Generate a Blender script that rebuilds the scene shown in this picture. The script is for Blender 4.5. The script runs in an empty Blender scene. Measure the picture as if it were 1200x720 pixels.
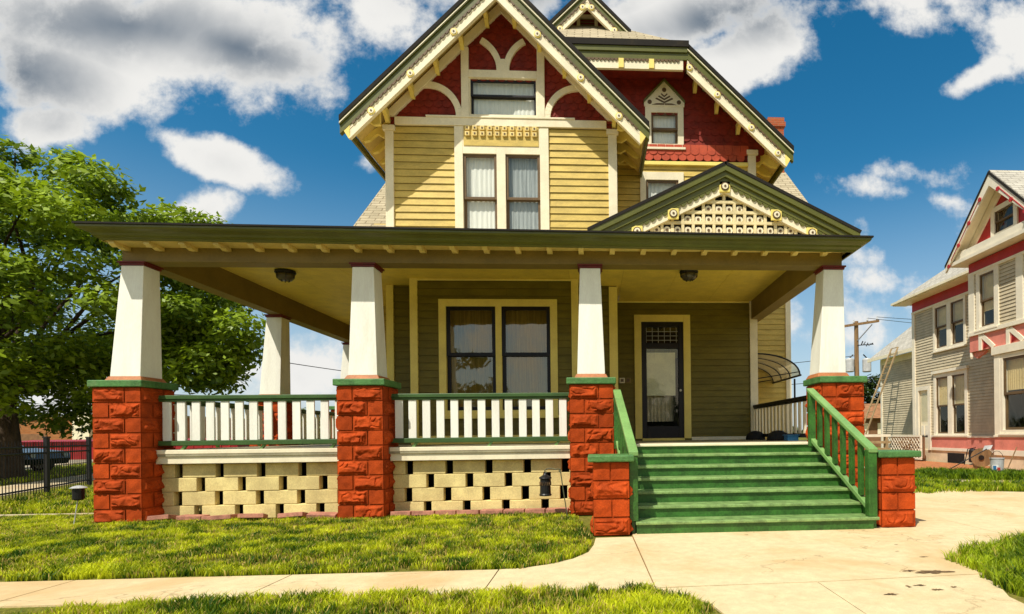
import bpy, math, random
import numpy as np
from mathutils import Vector, Matrix
R = math.radians
rnd = random.Random(7)
sc = bpy.context.scene
COL = sc.collection

# ---------------------------------------------------------------- node helpers
def lin(r, g, b):
    f = lambda c: (c / 12.92 if c <= .04045 else ((c + .055) / 1.055) ** 2.4)
    return (f(r / 255), f(g / 255), f(b / 255))

class NT:
    def __init__(s, tree): s.t = tree
    def n(s, typ, **kw):
        nd = s.t.nodes.new(typ)
        for k, v in kw.items():
            if k in nd.inputs and not hasattr(nd, k): nd.inputs[k].default_value = v
            else: setattr(nd, k, v)
        return nd
    def l(s, a, b): s.t.links.new(a, b)
    def val(s, sock, v):
        if isinstance(v, (int, float)): sock.default_value = v
        elif isinstance(v, (tuple, list)): sock.default_value = v if len(v) == len(sock.default_value) else (*v, 1)
        else: s.l(v, sock)
    def math(s, op, a, b=0.0, clamp=False):
        nd = s.t.nodes.new('ShaderNodeMath'); nd.operation = op; nd.use_clamp = clamp
        s.val(nd.inputs[0], a); s.val(nd.inputs[1], b); return nd.outputs[0]
    def mix(s, f, a, b, mode='MIX'):
        nd = s.t.nodes.new('ShaderNodeMix'); nd.data_type = 'RGBA'; nd.blend_type = mode
        s.val(nd.inputs[0], f); s.val(nd.inputs[6], a); s.val(nd.inputs[7], b); return nd.outputs[2]
    def noise(s, vec, scale, detail=3, rough=.55, dist=0):
        nd = s.t.nodes.new('ShaderNodeTexNoise'); nd.inputs['Scale'].default_value = scale
        nd.inputs['Detail'].default_value = detail; nd.inputs['Roughness'].default_value = rough
        nd.inputs['Distortion'].default_value = dist
        s.l(vec, nd.inputs['Vector']); return nd.outputs['Fac']
    def sstep(s, v, a, b, lo=0, hi=1):
        nd = s.t.nodes.new('ShaderNodeMapRange'); nd.interpolation_type = 'SMOOTHSTEP'
        s.val(nd.inputs['Value'], v); nd.inputs['From Min'].default_value = a; nd.inputs['From Max'].default_value = b
        nd.inputs['To Min'].default_value = lo; nd.inputs['To Max'].default_value = hi; return nd.outputs['Result']

def newmat(name):
    m = bpy.data.materials.new(name); m.use_nodes = True
    nt = NT(m.node_tree); b = m.node_tree.nodes['Principled BSDF']
    return m, nt, b

def paint(name, rgb, rough=.55, var=.22, scale=3.0, fine=40.0, bump=.15, dirt=.25, dirtcol=(.10, .07, .03), spec=.35, bdist=.004, stretch=None, isl=0):
    """weathered paint / stone: two noise scales of tone, soft dirt patches, a fine bump"""
    m, nt, b = newmat(name)
    pos = nt.n('ShaderNodeNewGeometry').outputs['Position']
    if stretch:
        mp = nt.n('ShaderNodeMapping'); mp.inputs['Scale'].default_value = stretch; nt.l(pos, mp.inputs['Vector']); pos = mp.outputs[0]
    n1 = nt.noise(pos, scale, 4, .6); n2 = nt.noise(pos, fine, 3, .6)
    v = nt.math('ADD', nt.math('MULTIPLY', n1, .65), nt.math('MULTIPLY', n2, .35))
    dark = tuple(c * (1 - var * 1.3) for c in rgb); lite = tuple(min(1, c * (1 + var * .8)) for c in rgb)
    c = nt.mix(nt.sstep(v, .3, .7), dark, lite)
    if dirt:
        d = nt.sstep(nt.noise(pos, scale * .7, 6, .7, .4), .52, .78, 0, dirt)
        c = nt.mix(d, c, dirtcol)
    if isl:                                # every board or block takes its own shade
        ri = nt.n('ShaderNodeNewGeometry').outputs['Random Per Island']
        c = nt.mix(nt.math('MULTIPLY', ri, isl), c, tuple(q * .35 for q in rgb))
    nt.l(c, b.inputs['Base Color'])
    b.inputs['Roughness'].default_value = rough
    b.inputs['Specular IOR Level'].default_value = spec
    if bump:
        bp = nt.n('ShaderNodeBump'); bp.inputs['Strength'].default_value = bump; bp.inputs['Distance'].default_value = bdist
        nt.l(n2, bp.inputs['Height']); nt.l(bp.outputs[0], b.inputs['Normal'])
    return m

def brickmat(name, c1, c2, mortar, bw, bh, ms, offset=.5, rough=.9, bump=.6, bd=.01, var=.3):
    m, nt, b = newmat(name)
    uv = nt.n('ShaderNodeUVMap').outputs[0]
    pos = nt.n('ShaderNodeNewGeometry').outputs['Position']
    br = nt.n('ShaderNodeTexBrick'); br.offset = offset
    nt.l(uv, br.inputs['Vector'])
    br.inputs['Scale'].default_value = 1
    br.inputs['Brick Width'].default_value = bw; br.inputs['Row Height'].default_value = bh
    br.inputs['Mortar Size'].default_value = ms; br.inputs['Mortar Smooth'].default_value = .3
    br.inputs['Color1'].default_value = (*c1, 1); br.inputs['Color2'].default_value = (*c2, 1); br.inputs['Mortar'].default_value = (*mortar, 1)
    n1 = nt.noise(pos, 2.0, 5, .65); n2 = nt.noise(pos, 60, 2)
    c = nt.mix(nt.sstep(n1, .3, .7, 0, var), br.outputs['Color'], tuple(x * .45 for x in c1))
    c = nt.mix(nt.sstep(n2, .3, .75, 0, .35), c, tuple(min(1, x * 1.35) for x in c2))
    nt.l(c, b.inputs['Base Color']); b.inputs['Roughness'].default_value = rough; b.inputs['Specular IOR Level'].default_value = .2
    h = nt.math('ADD', nt.math('MULTIPLY', br.outputs['Fac'], -1.0), nt.math('MULTIPLY', n2, .25))
    bp = nt.n('ShaderNodeBump'); bp.inputs['Strength'].default_value = bump; bp.inputs['Distance'].default_value = bd
    nt.l(h, bp.inputs['Height']); nt.l(bp.outputs[0], b.inputs['Normal'])
    return m

def glassmat(name, tint=(.75, .78, .72), refl=1.0):
    m, nt, b = newmat(name); m.node_tree.nodes.remove(b)
    out = m.node_tree.nodes['Material Output']
    tr = nt.n('ShaderNodeBsdfTransparent'); tr.inputs[0].default_value = (*tint, 1)
    gl = nt.n('ShaderNodeBsdfGlossy'); gl.inputs['Roughness'].default_value = .015; gl.inputs['Color'].default_value = (1, .94, .80, 1)
    pos = nt.n('ShaderNodeNewGeometry').outputs['Position']
    bp = nt.n('ShaderNodeBump'); bp.inputs['Strength'].default_value = .06; bp.inputs['Distance'].default_value = .05
    nt.l(nt.noise(pos, 2.2, 1), bp.inputs['Height']); nt.l(bp.outputs[0], gl.inputs['Normal'])
    lw = nt.n('ShaderNodeLayerWeight'); lw.inputs['Blend'].default_value = .5      # Schlick, the same from both sides
    f = nt.math('ADD', nt.math('MULTIPLY', nt.math('POWER', lw.outputs['Facing'], 5.0), .9), .10 * refl)
    mx = nt.n('ShaderNodeMixShader'); nt.l(nt.math('MINIMUM', f, 1.0), mx.inputs[0]); nt.l(tr.outputs[0], mx.inputs[1]); nt.l(gl.outputs[0], mx.inputs[2])
    nt.l(mx.outputs[0], out.inputs['Surface'])
    return m

M = {}
M['siding'] = paint('siding_paint', (.68, .49, .115), isl=.14, var=.2, scale=2.5, fine=30, dirt=.3, dirtcol=(.28, .17, .04), stretch=(1, 1, 3))
M['shaded_siding'] = paint('shaded_siding_paint', (.20, .158, .018), isl=.25, var=.2, scale=2.5, fine=30, dirt=.25, dirtcol=(.09, .06, .012), stretch=(1, 1, 3))  # darkened copy of the siding colour, porch shade painted into it
M['lap'] = paint('lap_shadow_paint', (.10, .066, .016), rough=.9)  # dark colour on board lips and sheathing, paints the lap shadow lines
M['trim'] = paint('cream_trim_paint', (.90, .80, .56), var=.1, dirt=.22, dirtcol=(.5, .36, .14))
M['porch_trim'] = paint('yellow_trim_paint', (.97, .76, .20), var=.1, dirt=.15, dirtcol=(.5, .33, .08))
M['soffit'] = paint('soffit_paint', (.84, .64, .24), var=.15, dirt=.3, dirtcol=(.4, .28, .08))
M['ceiling'] = paint('ceiling_paint', (.93, .69, .11), var=.12, dirt=.2, dirtcol=(.5, .36, .08))
M['white'] = paint('white_column_paint', (.96, .92, .80), var=.10, scale=1.5, dirt=.28, dirtcol=(.55, .45, .25), stretch=(2.5, 2.5, .5))
M['skirt'] = paint('skirt_paint', (.92, .82, .58), var=.1, dirt=.25, dirtcol=(.4, .3, .14))
M['beam'] = paint('khaki_beam_paint', (.24, .165, .042), var=.15, dirt=.2)
M['green'] = paint('green_paint', (.038, .135, .018), rough=.45, var=.4, scale=5, dirt=.35, dirtcol=(.05, .09, .02), spec=.5)
M['tread'] = paint('worn_sunlit_tread_paint', (.24, .38, .12), isl=.25, rough=.4, var=.4, scale=7, fine=55, bump=.3, dirt=.75, dirtcol=(.22, .26, .12), spec=.6)  # green lightened for the light falling on treads, with worn patches
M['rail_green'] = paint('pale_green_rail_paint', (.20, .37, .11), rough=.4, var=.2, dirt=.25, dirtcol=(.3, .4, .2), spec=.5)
M['cap_green'] = paint('green_cap_paint', (.085, .22, .06), rough=.55, var=.3, scale=6, bump=.5, dirt=.4, dirtcol=(.25, .3, .14), bdist=.01)
M['gutter'] = paint('olive_gutter_paint', (.112, .116, .013), rough=.4, var=.15, dirt=.2, spec=.5)
M['roofedge'] = paint('dark_roof_edge', (.016, .013, .009), rough=.9)
M['oxblood'] = paint('oxblood_paint', (.16, .018, .012), rough=.5)
M['rust'] = paint('rust_base_paint', (.46, .17, .06), rough=.6)
M['block'] = paint('red_block_paint', (.52, .072, .010), isl=.45, spec=.12, rough=.8, var=.34, scale=5, fine=70, bump=.5, dirt=.25, dirtcol=(.3, .05, .015), bdist=.004)
M['shingle_red'] = paint('red_scale_paint', (.23, .020, .008), rough=.7, var=.3, scale=6, dirt=.2)
M['yblock'] = paint('cream_block_paint', (.88, .69, .29), isl=.28, rough=.8, var=.25, scale=3, fine=60, bump=.4, dirt=.4, dirtcol=(.5, .33, .1), bdist=.004)
M['brown'] = paint('brown_sash_paint', (.14, .085, .035), rough=.5)
M['black'] = paint('black_sash_paint', (.010, .006, .005), rough=.4)
M['lid'] = paint('black_iron', (.012, .011, .011), rough=.45, var=.3)
M['floor'] = paint('grey_porch_floor', (.36, .32, .2), var=.25, dirt=.3)
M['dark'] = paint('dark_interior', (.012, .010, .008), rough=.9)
M['curtain'] = paint('white_curtain', (.90, .90, .84), rough=.9, var=.08, stretch=(12, 12, .6), dirt=.1)
M['sheer'] = paint('olive_sheer_curtain', (.30, .24, .09), rough=.9, var=.35, stretch=(14, 14, .5), dirt=.2)
M['blind'] = paint('tan_blind', (.72, .56, .26), rough=.9, var=.12)
M['paper'] = paint('paper_sheet', (.93, .93, .68), rough=.9, var=.12, scale=4)
M['glass'] = glassmat('window_glass', tint=(.95, .96, .93), refl=.7)
M['pglass'] = glassmat('porch_glass', tint=(.86, .80, .58), refl=1.5)
m, nt, b = newmat('awning_sheet'); m.node_tree.nodes.remove(b)
tr = nt.n('ShaderNodeBsdfTransparent'); tr.inputs[0].default_value = (.85, .78, .58, 1); tl = nt.n('ShaderNodeBsdfTranslucent'); tl.inputs[0].default_value = (.80, .68, .40, 1)
df = nt.n('ShaderNodeBsdfDiffuse'); df.inputs[0].default_value = (.70, .58, .32, 1); ad = nt.n('ShaderNodeMixShader'); nt.l(tl.outputs[0], ad.inputs[1]); nt.l(df.outputs[0], ad.inputs[2])
mx = nt.n('ShaderNodeMixShader'); mx.inputs[0].default_value = .55; nt.l(tr.outputs[0], mx.inputs[1]); nt.l(ad.outputs[0], mx.inputs[2]); nt.l(mx.outputs[0], m.node_tree.nodes['Material Output'].inputs[0]); M['awn'] = m
M['shingle'] = brickmat('roof_shingle', (.38, .32, .20), (.52, .44, .29), (.14, .10, .05), .32, .14, .012)
M['shingle_grey'] = brickmat('grey_roof_shingle', (.40, .37, .30), (.56, .52, .43), (.17, .15, .12), .32, .14, .012)
M['brick'] = brickmat('orange_brick', (.42, .10, .03), (.50, .14, .05), (.35, .2, .1), .24, .08, .012)
M['chimney'] = brickmat('chimney_brick', (.50, .13, .045), (.40, .08, .03), (.34, .2, .12), .2, .07, .01)
M['brownbrick'] = brickmat('brown_brick', (.36, .13, .04), (.42, .17, .06), (.3, .16, .07), .6, .2, .02)
M['bark'] = paint('bark', (.085, .055, .03), rough=.95, var=.45, scale=3, fine=18, bump=1.0, dirt=.4, stretch=(3, 3, .7), bdist=.03)
M['pole'] = paint('weathered_pole', (.27, .16, .07), rough=.9, var=.35, scale=2, fine=25, stretch=(4, 4, .4))
M['pinewood'] = paint('raw_fence_wood', (.62, .36, .11), rough=.8, var=.2, stretch=(3, 3, .6))
M['greywood'] = paint('grey_ladder_wood', (.40, .28, .14), rough=.8, var=.25)
M['nsiding'] = paint('beige_siding_paint', (.62, .52, .34), var=.15, dirt=.15)
M['nwhite'] = paint('neighbor_white_paint', (.88, .80, .62), var=.08, dirt=.15, dirtcol=(.5, .4, .2))
M['pink'] = paint('pink_paint', (.76, .25, .18), var=.15)
M['nred'] = paint('crimson_paint', (.48, .03, .03), var=.15)
M['nfound'] = paint('foundation_paint', (.80, .66, .44), var=.15, dirt=.3, dirtcol=(.4, .25, .12))
M['mulch'] = paint('mulch', (.50, .19, .07), rough=.95, var=.4, scale=6, fine=60, bump=1)
M['galv'] = paint('galvanised_metal', (.52, .52, .50), rough=.4, var=.2)
M['redwall'] = paint('red_metal_paint', (.36, .02, .02), rough=.5)
M['edging'] = paint('edging_brick_clay', (.46, .20, .13), rough=.9, var=.3, scale=8, bump=.6)
M['plastic_blue'] = paint('blue_plastic', (.03, .16, .36), rough=.4)
M['shed'] = paint('brown_shed', (.26, .13, .06), rough=.9)
M['carpaint'] = paint('dark_car_paint', (.012, .022, .018), rough=.2, dirt=.1, spec=.6)
M['carwhite'] = paint('white_car_paint', (.75, .75, .72), rough=.25, dirt=.05)
M['carglass'] = paint('car_window_glass', (.62, .64, .60), rough=.1, dirt=0, var=.1, spec=.8)
M['rubber'] = paint('tyre_rubber', (.015, .015, .015), rough=.8)

# ---------------------------------------------------------------- mesh builder
class MB:
    def __init__(s): s.v = []; s.f = []; s.second = set()
    def add(s, vs, fs):
        o = len(s.v); s.v += [tuple(p) for p in vs]; s.f += [tuple(i + o for i in f) for f in fs]
    def hexa(s, p):                       # 4 bottom (ccw), 4 top
        s.add(p, [(3, 2, 1, 0), (4, 5, 6, 7), (0, 1, 5, 4), (1, 2, 6, 5), (2, 3, 7, 6), (3, 0, 4, 7)])
    def box(s, x0, x1, y0, y1, z0, z1):
        s.hexa([(x0, y0, z0), (x1, y0, z0), (x1, y1, z0), (x0, y1, z0), (x0, y0, z1), (x1, y0, z1), (x1, y1, z1), (x0, y1, z1)])
    def quad(s, a, b, c, d): s.add([a, b, c, d], [(0, 1, 2, 3)])
    def poly(s, pts): s.add(pts, [tuple(range(len(pts)))])
    def ext(s, pts, off):                 # polygon (list of Vector) extruded by off
        n = len(pts); off = Vector(off); pts = [Vector(p) for p in pts]
        fs = [tuple(range(n)), tuple(range(2 * n - 1, n - 1, -1))]
        fs += [(i, i + n, (i + 1) % n + n, (i + 1) % n) for i in range(n)]
        s.add(pts + [p + off for p in pts], fs)
    def tube(s, path, rad, n=8, caps=True):
        path = [Vector(p) for p in path]; k = len(path)
        rad = [rad] * k if isinstance(rad, (int, float)) else rad
        rings = []; up = None
        for i, p in enumerate(path):
            t = (path[min(i + 1, k - 1)] - path[max(i - 1, 0)]).normalized()
            if up is None:
                up = Vector((0, 0, 1)) if abs(t.z) < .9 else Vector((1, 0, 0))
            a = t.cross(up).normalized(); b = a.cross(t).normalized(); up = b
            rings.append([p + a * (rad[i] * math.cos(q)) + b * (rad[i] * math.sin(q)) for q in (2 * math.pi * j / n for j in range(n))])
        vs = [q for r in rings for q in r]; fs = []
        for i in range(k - 1):
            for j in range(n):
                fs.append((i * n + j, i * n + (j + 1) % n, (i + 1) * n + (j + 1) % n, (i + 1) * n + j))
        if caps: fs += [tuple(range(n - 1, -1, -1)), tuple(range((k - 1) * n, k * n))]
        s.add(vs, fs)
    def lathe(s, prof, c=(0, 0, 0), n=20):
        vs = []; fs = []; k = len(prof)
        for r, z in prof:
            for j in range(n):
                q = 2 * math.pi * j / n; vs.append((c[0] + r * math.cos(q), c[1] + r * math.sin(q), c[2] + z))
        for i in range(k - 1):
            for j in range(n): fs.append((i * n + j, i * n + (j + 1) % n, (i + 1) * n + (j + 1) % n, (i + 1) * n + j))
        fs.append(tuple(range(n - 1, -1, -1))); fs.append(tuple(range((k - 1) * n, k * n)))
        s.add(vs, fs)
    def build(s, name, mat, parent=None, bevel=0, smooth=False, kind=None, label=None, mat2=None):
        me = bpy.data.meshes.new(name); me.from_pydata(s.v, [], s.f); me.update()
        uvl = me.uv_layers.new(name='UVMap')
        nv = len(me.vertices); co = np.empty(nv * 3); me.vertices.foreach_get('co', co); co = co.reshape(-1, 3)
        npoly = len(me.polygons); nor = np.empty(npoly * 3); me.polygons.foreach_get('normal', nor); nor = nor.reshape(-1, 3)
        lt = np.empty(npoly, int); me.polygons.foreach_get('loop_total', lt)
        li = np.empty(len(me.loops), int); me.loops.foreach_get('vertex_index', li)
        N = np.repeat(nor, lt, axis=0)
        T = np.stack([-N[:, 1], N[:, 0], np.zeros(len(N))], 1); L = np.linalg.norm(T, axis=1)
        T[L < .05] = (1, 0, 0); T /= np.maximum(np.linalg.norm(T, axis=1), 1e-6)[:, None]
        B = np.cross(N, T); P = co[li]
        uvl.data.foreach_set('uv', np.stack([(P * T).sum(1), (P * B).sum(1)], 1).ravel())
        if smooth: me.polygons.foreach_set('use_smooth', np.ones(npoly, bool))
        me.materials.append(mat)
        if mat2:
            me.materials.append(mat2); me.polygons.foreach_set('material_index', np.array([1 if i in s.second else 0 for i in range(npoly)], dtype=np.int32))
        o = bpy.data.objects.new(name, me); COL.objects.link(o)
        if parent:
            o.parent = parent
            # meshes are written in world coordinates: undo the parent's placement
            o.matrix_parent_inverse = PW(parent).inverted()
        if bevel:
            b = o.modifiers.new('bevel', 'BEVEL'); b.width = bevel; b.segments = 2; b.limit_method = 'ANGLE'; b.angle_limit = R(40)
        if kind: o['kind'] = kind
        if label: o['label'] = label
        return o

def PW(o):
    m = Matrix.LocRotScale(o.location, o.rotation_euler, o.scale)
    if o.parent: m = PW(o.parent) @ o.matrix_parent_inverse @ m
    return m

def tag(o, label=None, cat=None, group=None, kind=None):
    if label: o['label'] = label
    if cat: o['category'] = cat
    if group: o['group'] = group
    if kind: o['kind'] = kind
    return o

def thing(name, label, cat, loc=(0, 0, 0), group=None):
    o = bpy.data.objects.new(name, None); COL.objects.link(o); o.location = loc
    o.empty_display_size = .2
    return tag(o, label, cat, group)

class Fr:
    """a wall frame: a runs right as seen from outside, z up, d outwards"""
    def __init__(s, o, u, n): s.o = Vector(o); s.u = Vector(u); s.n = Vector(n)
    def p(s, a, z, d=0): return s.o + s.u * a + Vector((0, 0, z)) + s.n * d
def front(y): return Fr((0, y, 0), (1, 0, 0), (0, -1, 0))
def left(x): return Fr((x, 0, 0), (0, -1, 0), (-1, 0, 0))
def right(x): return Fr((x, 0, 0), (0, 1, 0), (1, 0, 0))

def fbox(mb, fr, a0, a1, z0, z1, d0, d1):
    P = fr.p
    mb.hexa([P(a0, z0, d1), P(a1, z0, d1), P(a1, z0, d0), P(a0, z0, d0), P(a0, z1, d1), P(a1, z1, d1), P(a1, z1, d0), P(a0, z1, d0)])
def fpoly(mb, fr, pts, d0, d1):
    mb.ext([fr.p(a, z, d1) for a, z in pts], fr.n * (d0 - d1))

def cut(iv, holes):
    out = [iv]
    for h0, h1 in holes:
        nx = []
        for a, b in out:
            if h1 <= a or h0 >= b: nx.append((a, b)); continue
            if h0 > a: nx.append((a, h0))
            if h1 < b: nx.append((h1, b))
        out = nx
    return out

def siding(name, fr, a0, a1, z0, z1, mat, parent, holes=(), h=.13, clip=None, t=.021, seed=1):
    """real clapboards: each course leans out at its foot and has a lip; cut round the openings"""
    mb = MB(); P = fr.p; r = random.Random(seed)
    z = z0
    while z < z1 - 1e-4:
        zt = min(z + h, z1)
        b0, b1 = (a0, a1)
        if clip: b0, b1 = clip(zt, a0, a1)
        if b1 - b0 > .02:
            hs = [(q[0], q[1]) for q in holes if q[2] < zt - .01 and q[3] > z + .01]
            for s0, s1 in cut((b0, b1), hs):
                # boards of random length, each very slightly off
                c = s0
                while c < s1 - 1e-4:
                    e = min(s1, c + r.uniform(1.6, 3.6))
                    if s1 - e < .5: e = s1
                    j = r.uniform(-.003, .003); k = r.uniform(-.002, .002)
                    g = .0015
                    mb.quad(P(c + g, z + j, t + k), P(e - g, z - j * .5, t + k), P(e - g, zt + .004, .001), P(c + g, zt + .004, .001))
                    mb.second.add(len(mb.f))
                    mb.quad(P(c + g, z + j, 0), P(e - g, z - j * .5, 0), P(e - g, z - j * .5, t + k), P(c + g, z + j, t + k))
                    c = e
        z = zt
    # sheathing behind
    if clip is None:
        zs = sorted({z0, z1} | {min(max(q[2], z0), z1) for q in holes} | {min(max(q[3], z0), z1) for q in holes})
        for za, zb in zip(zs, zs[1:]):
            if zb - za < 1e-4: continue
            zm = (za + zb) / 2
            for s0, s1 in cut((a0, a1), [(q[0], q[1]) for q in holes if q[2] < zm < q[3]]):
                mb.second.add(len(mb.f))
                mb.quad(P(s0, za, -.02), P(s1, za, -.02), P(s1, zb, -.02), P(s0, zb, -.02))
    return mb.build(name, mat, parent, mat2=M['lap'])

def scales(name, fr, mat, parent, inside, a0, a1, z0, z1, w=.165, e=.125, backing=None):
    """fish-scale shingles: one round-bottomed plate per shingle"""
    mb = MB(); P = fr.p; row = 0; z = z0
    while z < z1:
        a = a0 - w + (w / 2 if row % 2 else 0)
        while a < a1 + w:
            if inside(a + w / 2, z + e * .6):
                cx = a + w / 2; rr = w / 2 - .004; pts = []
                hgt = e * 1.75; j = rnd.uniform(-.002, .003); zz = z + rnd.uniform(-.003, .003)
                for q in range(9):
                    th = math.pi + math.pi * q / 8
                    pts.append((cx + rr * math.cos(th), zz + rr * .72 + rr * .72 * math.sin(th)))
                pts += [(cx + rr, zz + hgt), (cx - rr, zz + hgt)]
                dd = lambda q: .024 + j - .020 * (q - zz) / hgt
                top = [P(x, q, dd(q)) for x, q in pts]
                mb.poly(top)
                bot = [P(x, q, dd(q) - .010) for x, q in pts[:9]]
                mb.add(top[:9] + bot, [(i, i + 9, i + 10, i + 1) for i in range(8)])
            a += w
        z += e; row += 1
    if backing:
        mb.poly([P(a, q, .001) for a, q in backing])
    return mb.build(name, mat, parent)

def curtain_mb(fr, a0, a1, z0, z1, d, amp=.018, wl=.085, seed=0):
    mb = MB(); r = random.Random(seed); n = max(8, int((a1 - a0) / .02)); ph = r.uniform(0, 6)
    off = []
    for i in range(n + 1):
        a = a0 + (a1 - a0) * i / n
        off.append((a, d + amp * math.sin(2 * math.pi * a / wl + ph + 1.3 * math.sin(a * 9 + ph))))
    for i in range(n):
        mb.quad(fr.p(off[i][0], z0, off[i][1]), fr.p(off[i + 1][0], z0, off[i + 1][1]), fr.p(off[i + 1][0], z1, off[i + 1][1]), fr.p(off[i][0], z1, off[i][1]))
    return mb

def sash(parent, fr, a0, a1, z0, z1, d, mat, glass, w=.05, th=.04, name='sash', bars=()):
    mb = MB()
    fbox(mb, fr, a0, a0 + w, z0, z1, d - th, d); fbox(mb, fr, a1 - w, a1, z0, z1, d - th, d)
    fbox(mb, fr, a0 + w, a1 - w, z0, z0 + w, d - th, d - .001); fbox(mb, fr, a0 + w, a1 - w, z1 - w, z1, d - th, d - .001)
    for b in bars: fbox(mb, fr, a0 + w, a1 - w, b - .012, b + .012, d - th + .005, d - .005)
    s = mb.build(name, mat, parent, bevel=.004)
    g = MB(); g.quad(fr.p(a0 + w * .8, z0 + w * .8, d - th * .5), fr.p(a1 - w * .8, z0 + w * .8, d - th * .5), fr.p(a1 - w * .8, z1 - w * .8, d - th * .5), fr.p(a0 + w * .8, z1 - w * .8, d - th * .5))
    g.build('pane', glass, parent)
    return s

def window(parent, fr, units, z0, z1, casing, meet, trim, sashmat, glass, curt, sill=True, w=.05, name='window', cover=1.0, wide=None, seed=0, hood=0):
    """units: list of (a0,a1) sash openings; casing (a0,a1,z0,z1) outer edge of the trim"""
    A0, A1, Z0, Z1 = casing
    mb = MB(); d = .045
    u0, u1 = units[0][0], units[-1][1]
    fbox(mb, fr, A0, u0, Z0, Z1, .0, d); fbox(mb, fr, u1, A1, Z0, Z1, .0, d)
    for (p, q) in zip(units, units[1:]): fbox(mb, fr, p[1], q[0], Z0, Z1, .0, d - .004)
    for (p, q) in units:
        fbox(mb, fr, p, q, z1, Z1, .0, d - .004)
        if z0 - Z0 > .005: fbox(mb, fr, p, q, Z0, z0, .0, d - .004)
    if sill: fbox(mb, fr, A0 - .03, A1 + .03, Z0 - .045, Z0 - .001, -.02, .09)
    if hood: fbox(mb, fr, A0 - .05, A1 + .05, Z1 + .001, Z1 + hood, -.02, .10)
    # reveals
    for (p, q) in units:
        for (e0, e1) in ((p - .004, p), (q, q + .004)): fbox(mb, fr, e0, e1, z0, z1, -.12, -.001)
        fbox(mb, fr, p, q, z1, z1 + .004, -.12, -.001); fbox(mb, fr, p, q, z0 - .004, z0, -.12, -.001)
    wn = mb.build(name, trim, parent, bevel=.004)
    for k, (p, q) in enumerate(units):
        sash(wn, fr, p, q, meet, z1, .015, sashmat, glass, w)
        sash(wn, fr, p, q, z0, meet + w * .9, -.028, sashmat, glass, w)
        c = curtain_mb(fr, p + .01, q - .01, z0 + (z1 - z0) * (1 - cover), z1, -.09, amp=.006, seed=seed + k)
        c.build('curtain', curt[k] if isinstance(curt, (list, tuple)) else curt, wn)
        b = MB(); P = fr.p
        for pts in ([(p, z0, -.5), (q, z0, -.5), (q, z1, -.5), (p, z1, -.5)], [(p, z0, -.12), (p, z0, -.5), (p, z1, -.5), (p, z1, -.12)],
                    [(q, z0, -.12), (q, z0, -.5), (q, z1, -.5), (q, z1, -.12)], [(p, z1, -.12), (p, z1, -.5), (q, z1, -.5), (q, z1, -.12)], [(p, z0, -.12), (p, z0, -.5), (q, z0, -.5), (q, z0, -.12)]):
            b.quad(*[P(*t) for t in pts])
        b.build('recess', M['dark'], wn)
    return wn

def vnoise(x, y, s):
    def h(i, j):
        n = (i * 374761393 + j * 668265263 + s * 1442695041) & 0xffffffff
        n = ((n ^ (n >> 13)) * 1274126177) & 0xffffffff
        return ((n ^ (n >> 16)) & 0xffff) / 65535
    i, j = math.floor(x), math.floor(y); fx, fy = x - i, y - j
    fx = fx * fx * (3 - 2 * fx); fy = fy * fy * (3 - 2 * fy)
    return (h(i, j) * (1 - fx) + h(i + 1, j) * fx) * (1 - fy) + (h(i, j + 1) * (1 - fx) + h(i + 1, j + 1) * fx) * fy

def block_face(mb, fr, a0, a1, z0, z1, rock, seed, g=.008):
    """one face of a cast block: a drafted margin and, when rocky, a broken face standing proud"""
    a0 += g; a1 -= g; z0 += g; z1 -= g
    nx = max(2, int((a1 - a0) / (.012 if rock else .1))); nz = max(2, int((z1 - z0) / (.012 if rock else .1)))
    vs = []; fs = []
    for j in range(nz + 1):
        for i in range(nx + 1):
            a = a0 + (a1 - a0) * i / nx; z = z0 + (z1 - z0) * j / nz; d = .0
            edge = min(a - a0, a1 - a, z - z0, z1 - z)
            if rock:
                k = min(1, max(0, (edge - .008) / .035))
                k = k * k * (3 - 2 * k)
                # broken stone: ridged noise, leaning so the top catches light
                u, v = a * 7 + seed * 3.1, z * 9 + seed * 1.7
                rg = 1 - abs(2 * vnoise(u + 1.5 * vnoise(u * .9, v * .9, seed + 9), v, seed) - 1)
                fold = abs(math.sin(u * 1.3 + 2.2 * vnoise(u * .8, v * 1.1, seed + 5) + v * .9))
                cr = abs(2 * vnoise(u * 1.9 + 2 * vnoise(u, v, seed + 2), v * 1.5, seed + 8) - 1)
                d = k * (-.012 + .030 * rg + .012 * fold + .020 * min(1, cr * 2.2) + .006 * vnoise(u * 5, v * 5, seed + 3) - .018 * (z - z0) / (z1 - z0))
            else:
                d = .006 * min(1, edge / .006)
                if i in (0, nx) or j in (0, nz): d = 0
            vs.append(fr.p(a, z, d))
    for j in range(nz):
        for i in range(nx):
            q = j * (nx + 1) + i; fs.append((q, q + 1, q + nx + 2, q + nx + 1))
    mb.add(vs, fs)

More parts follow.
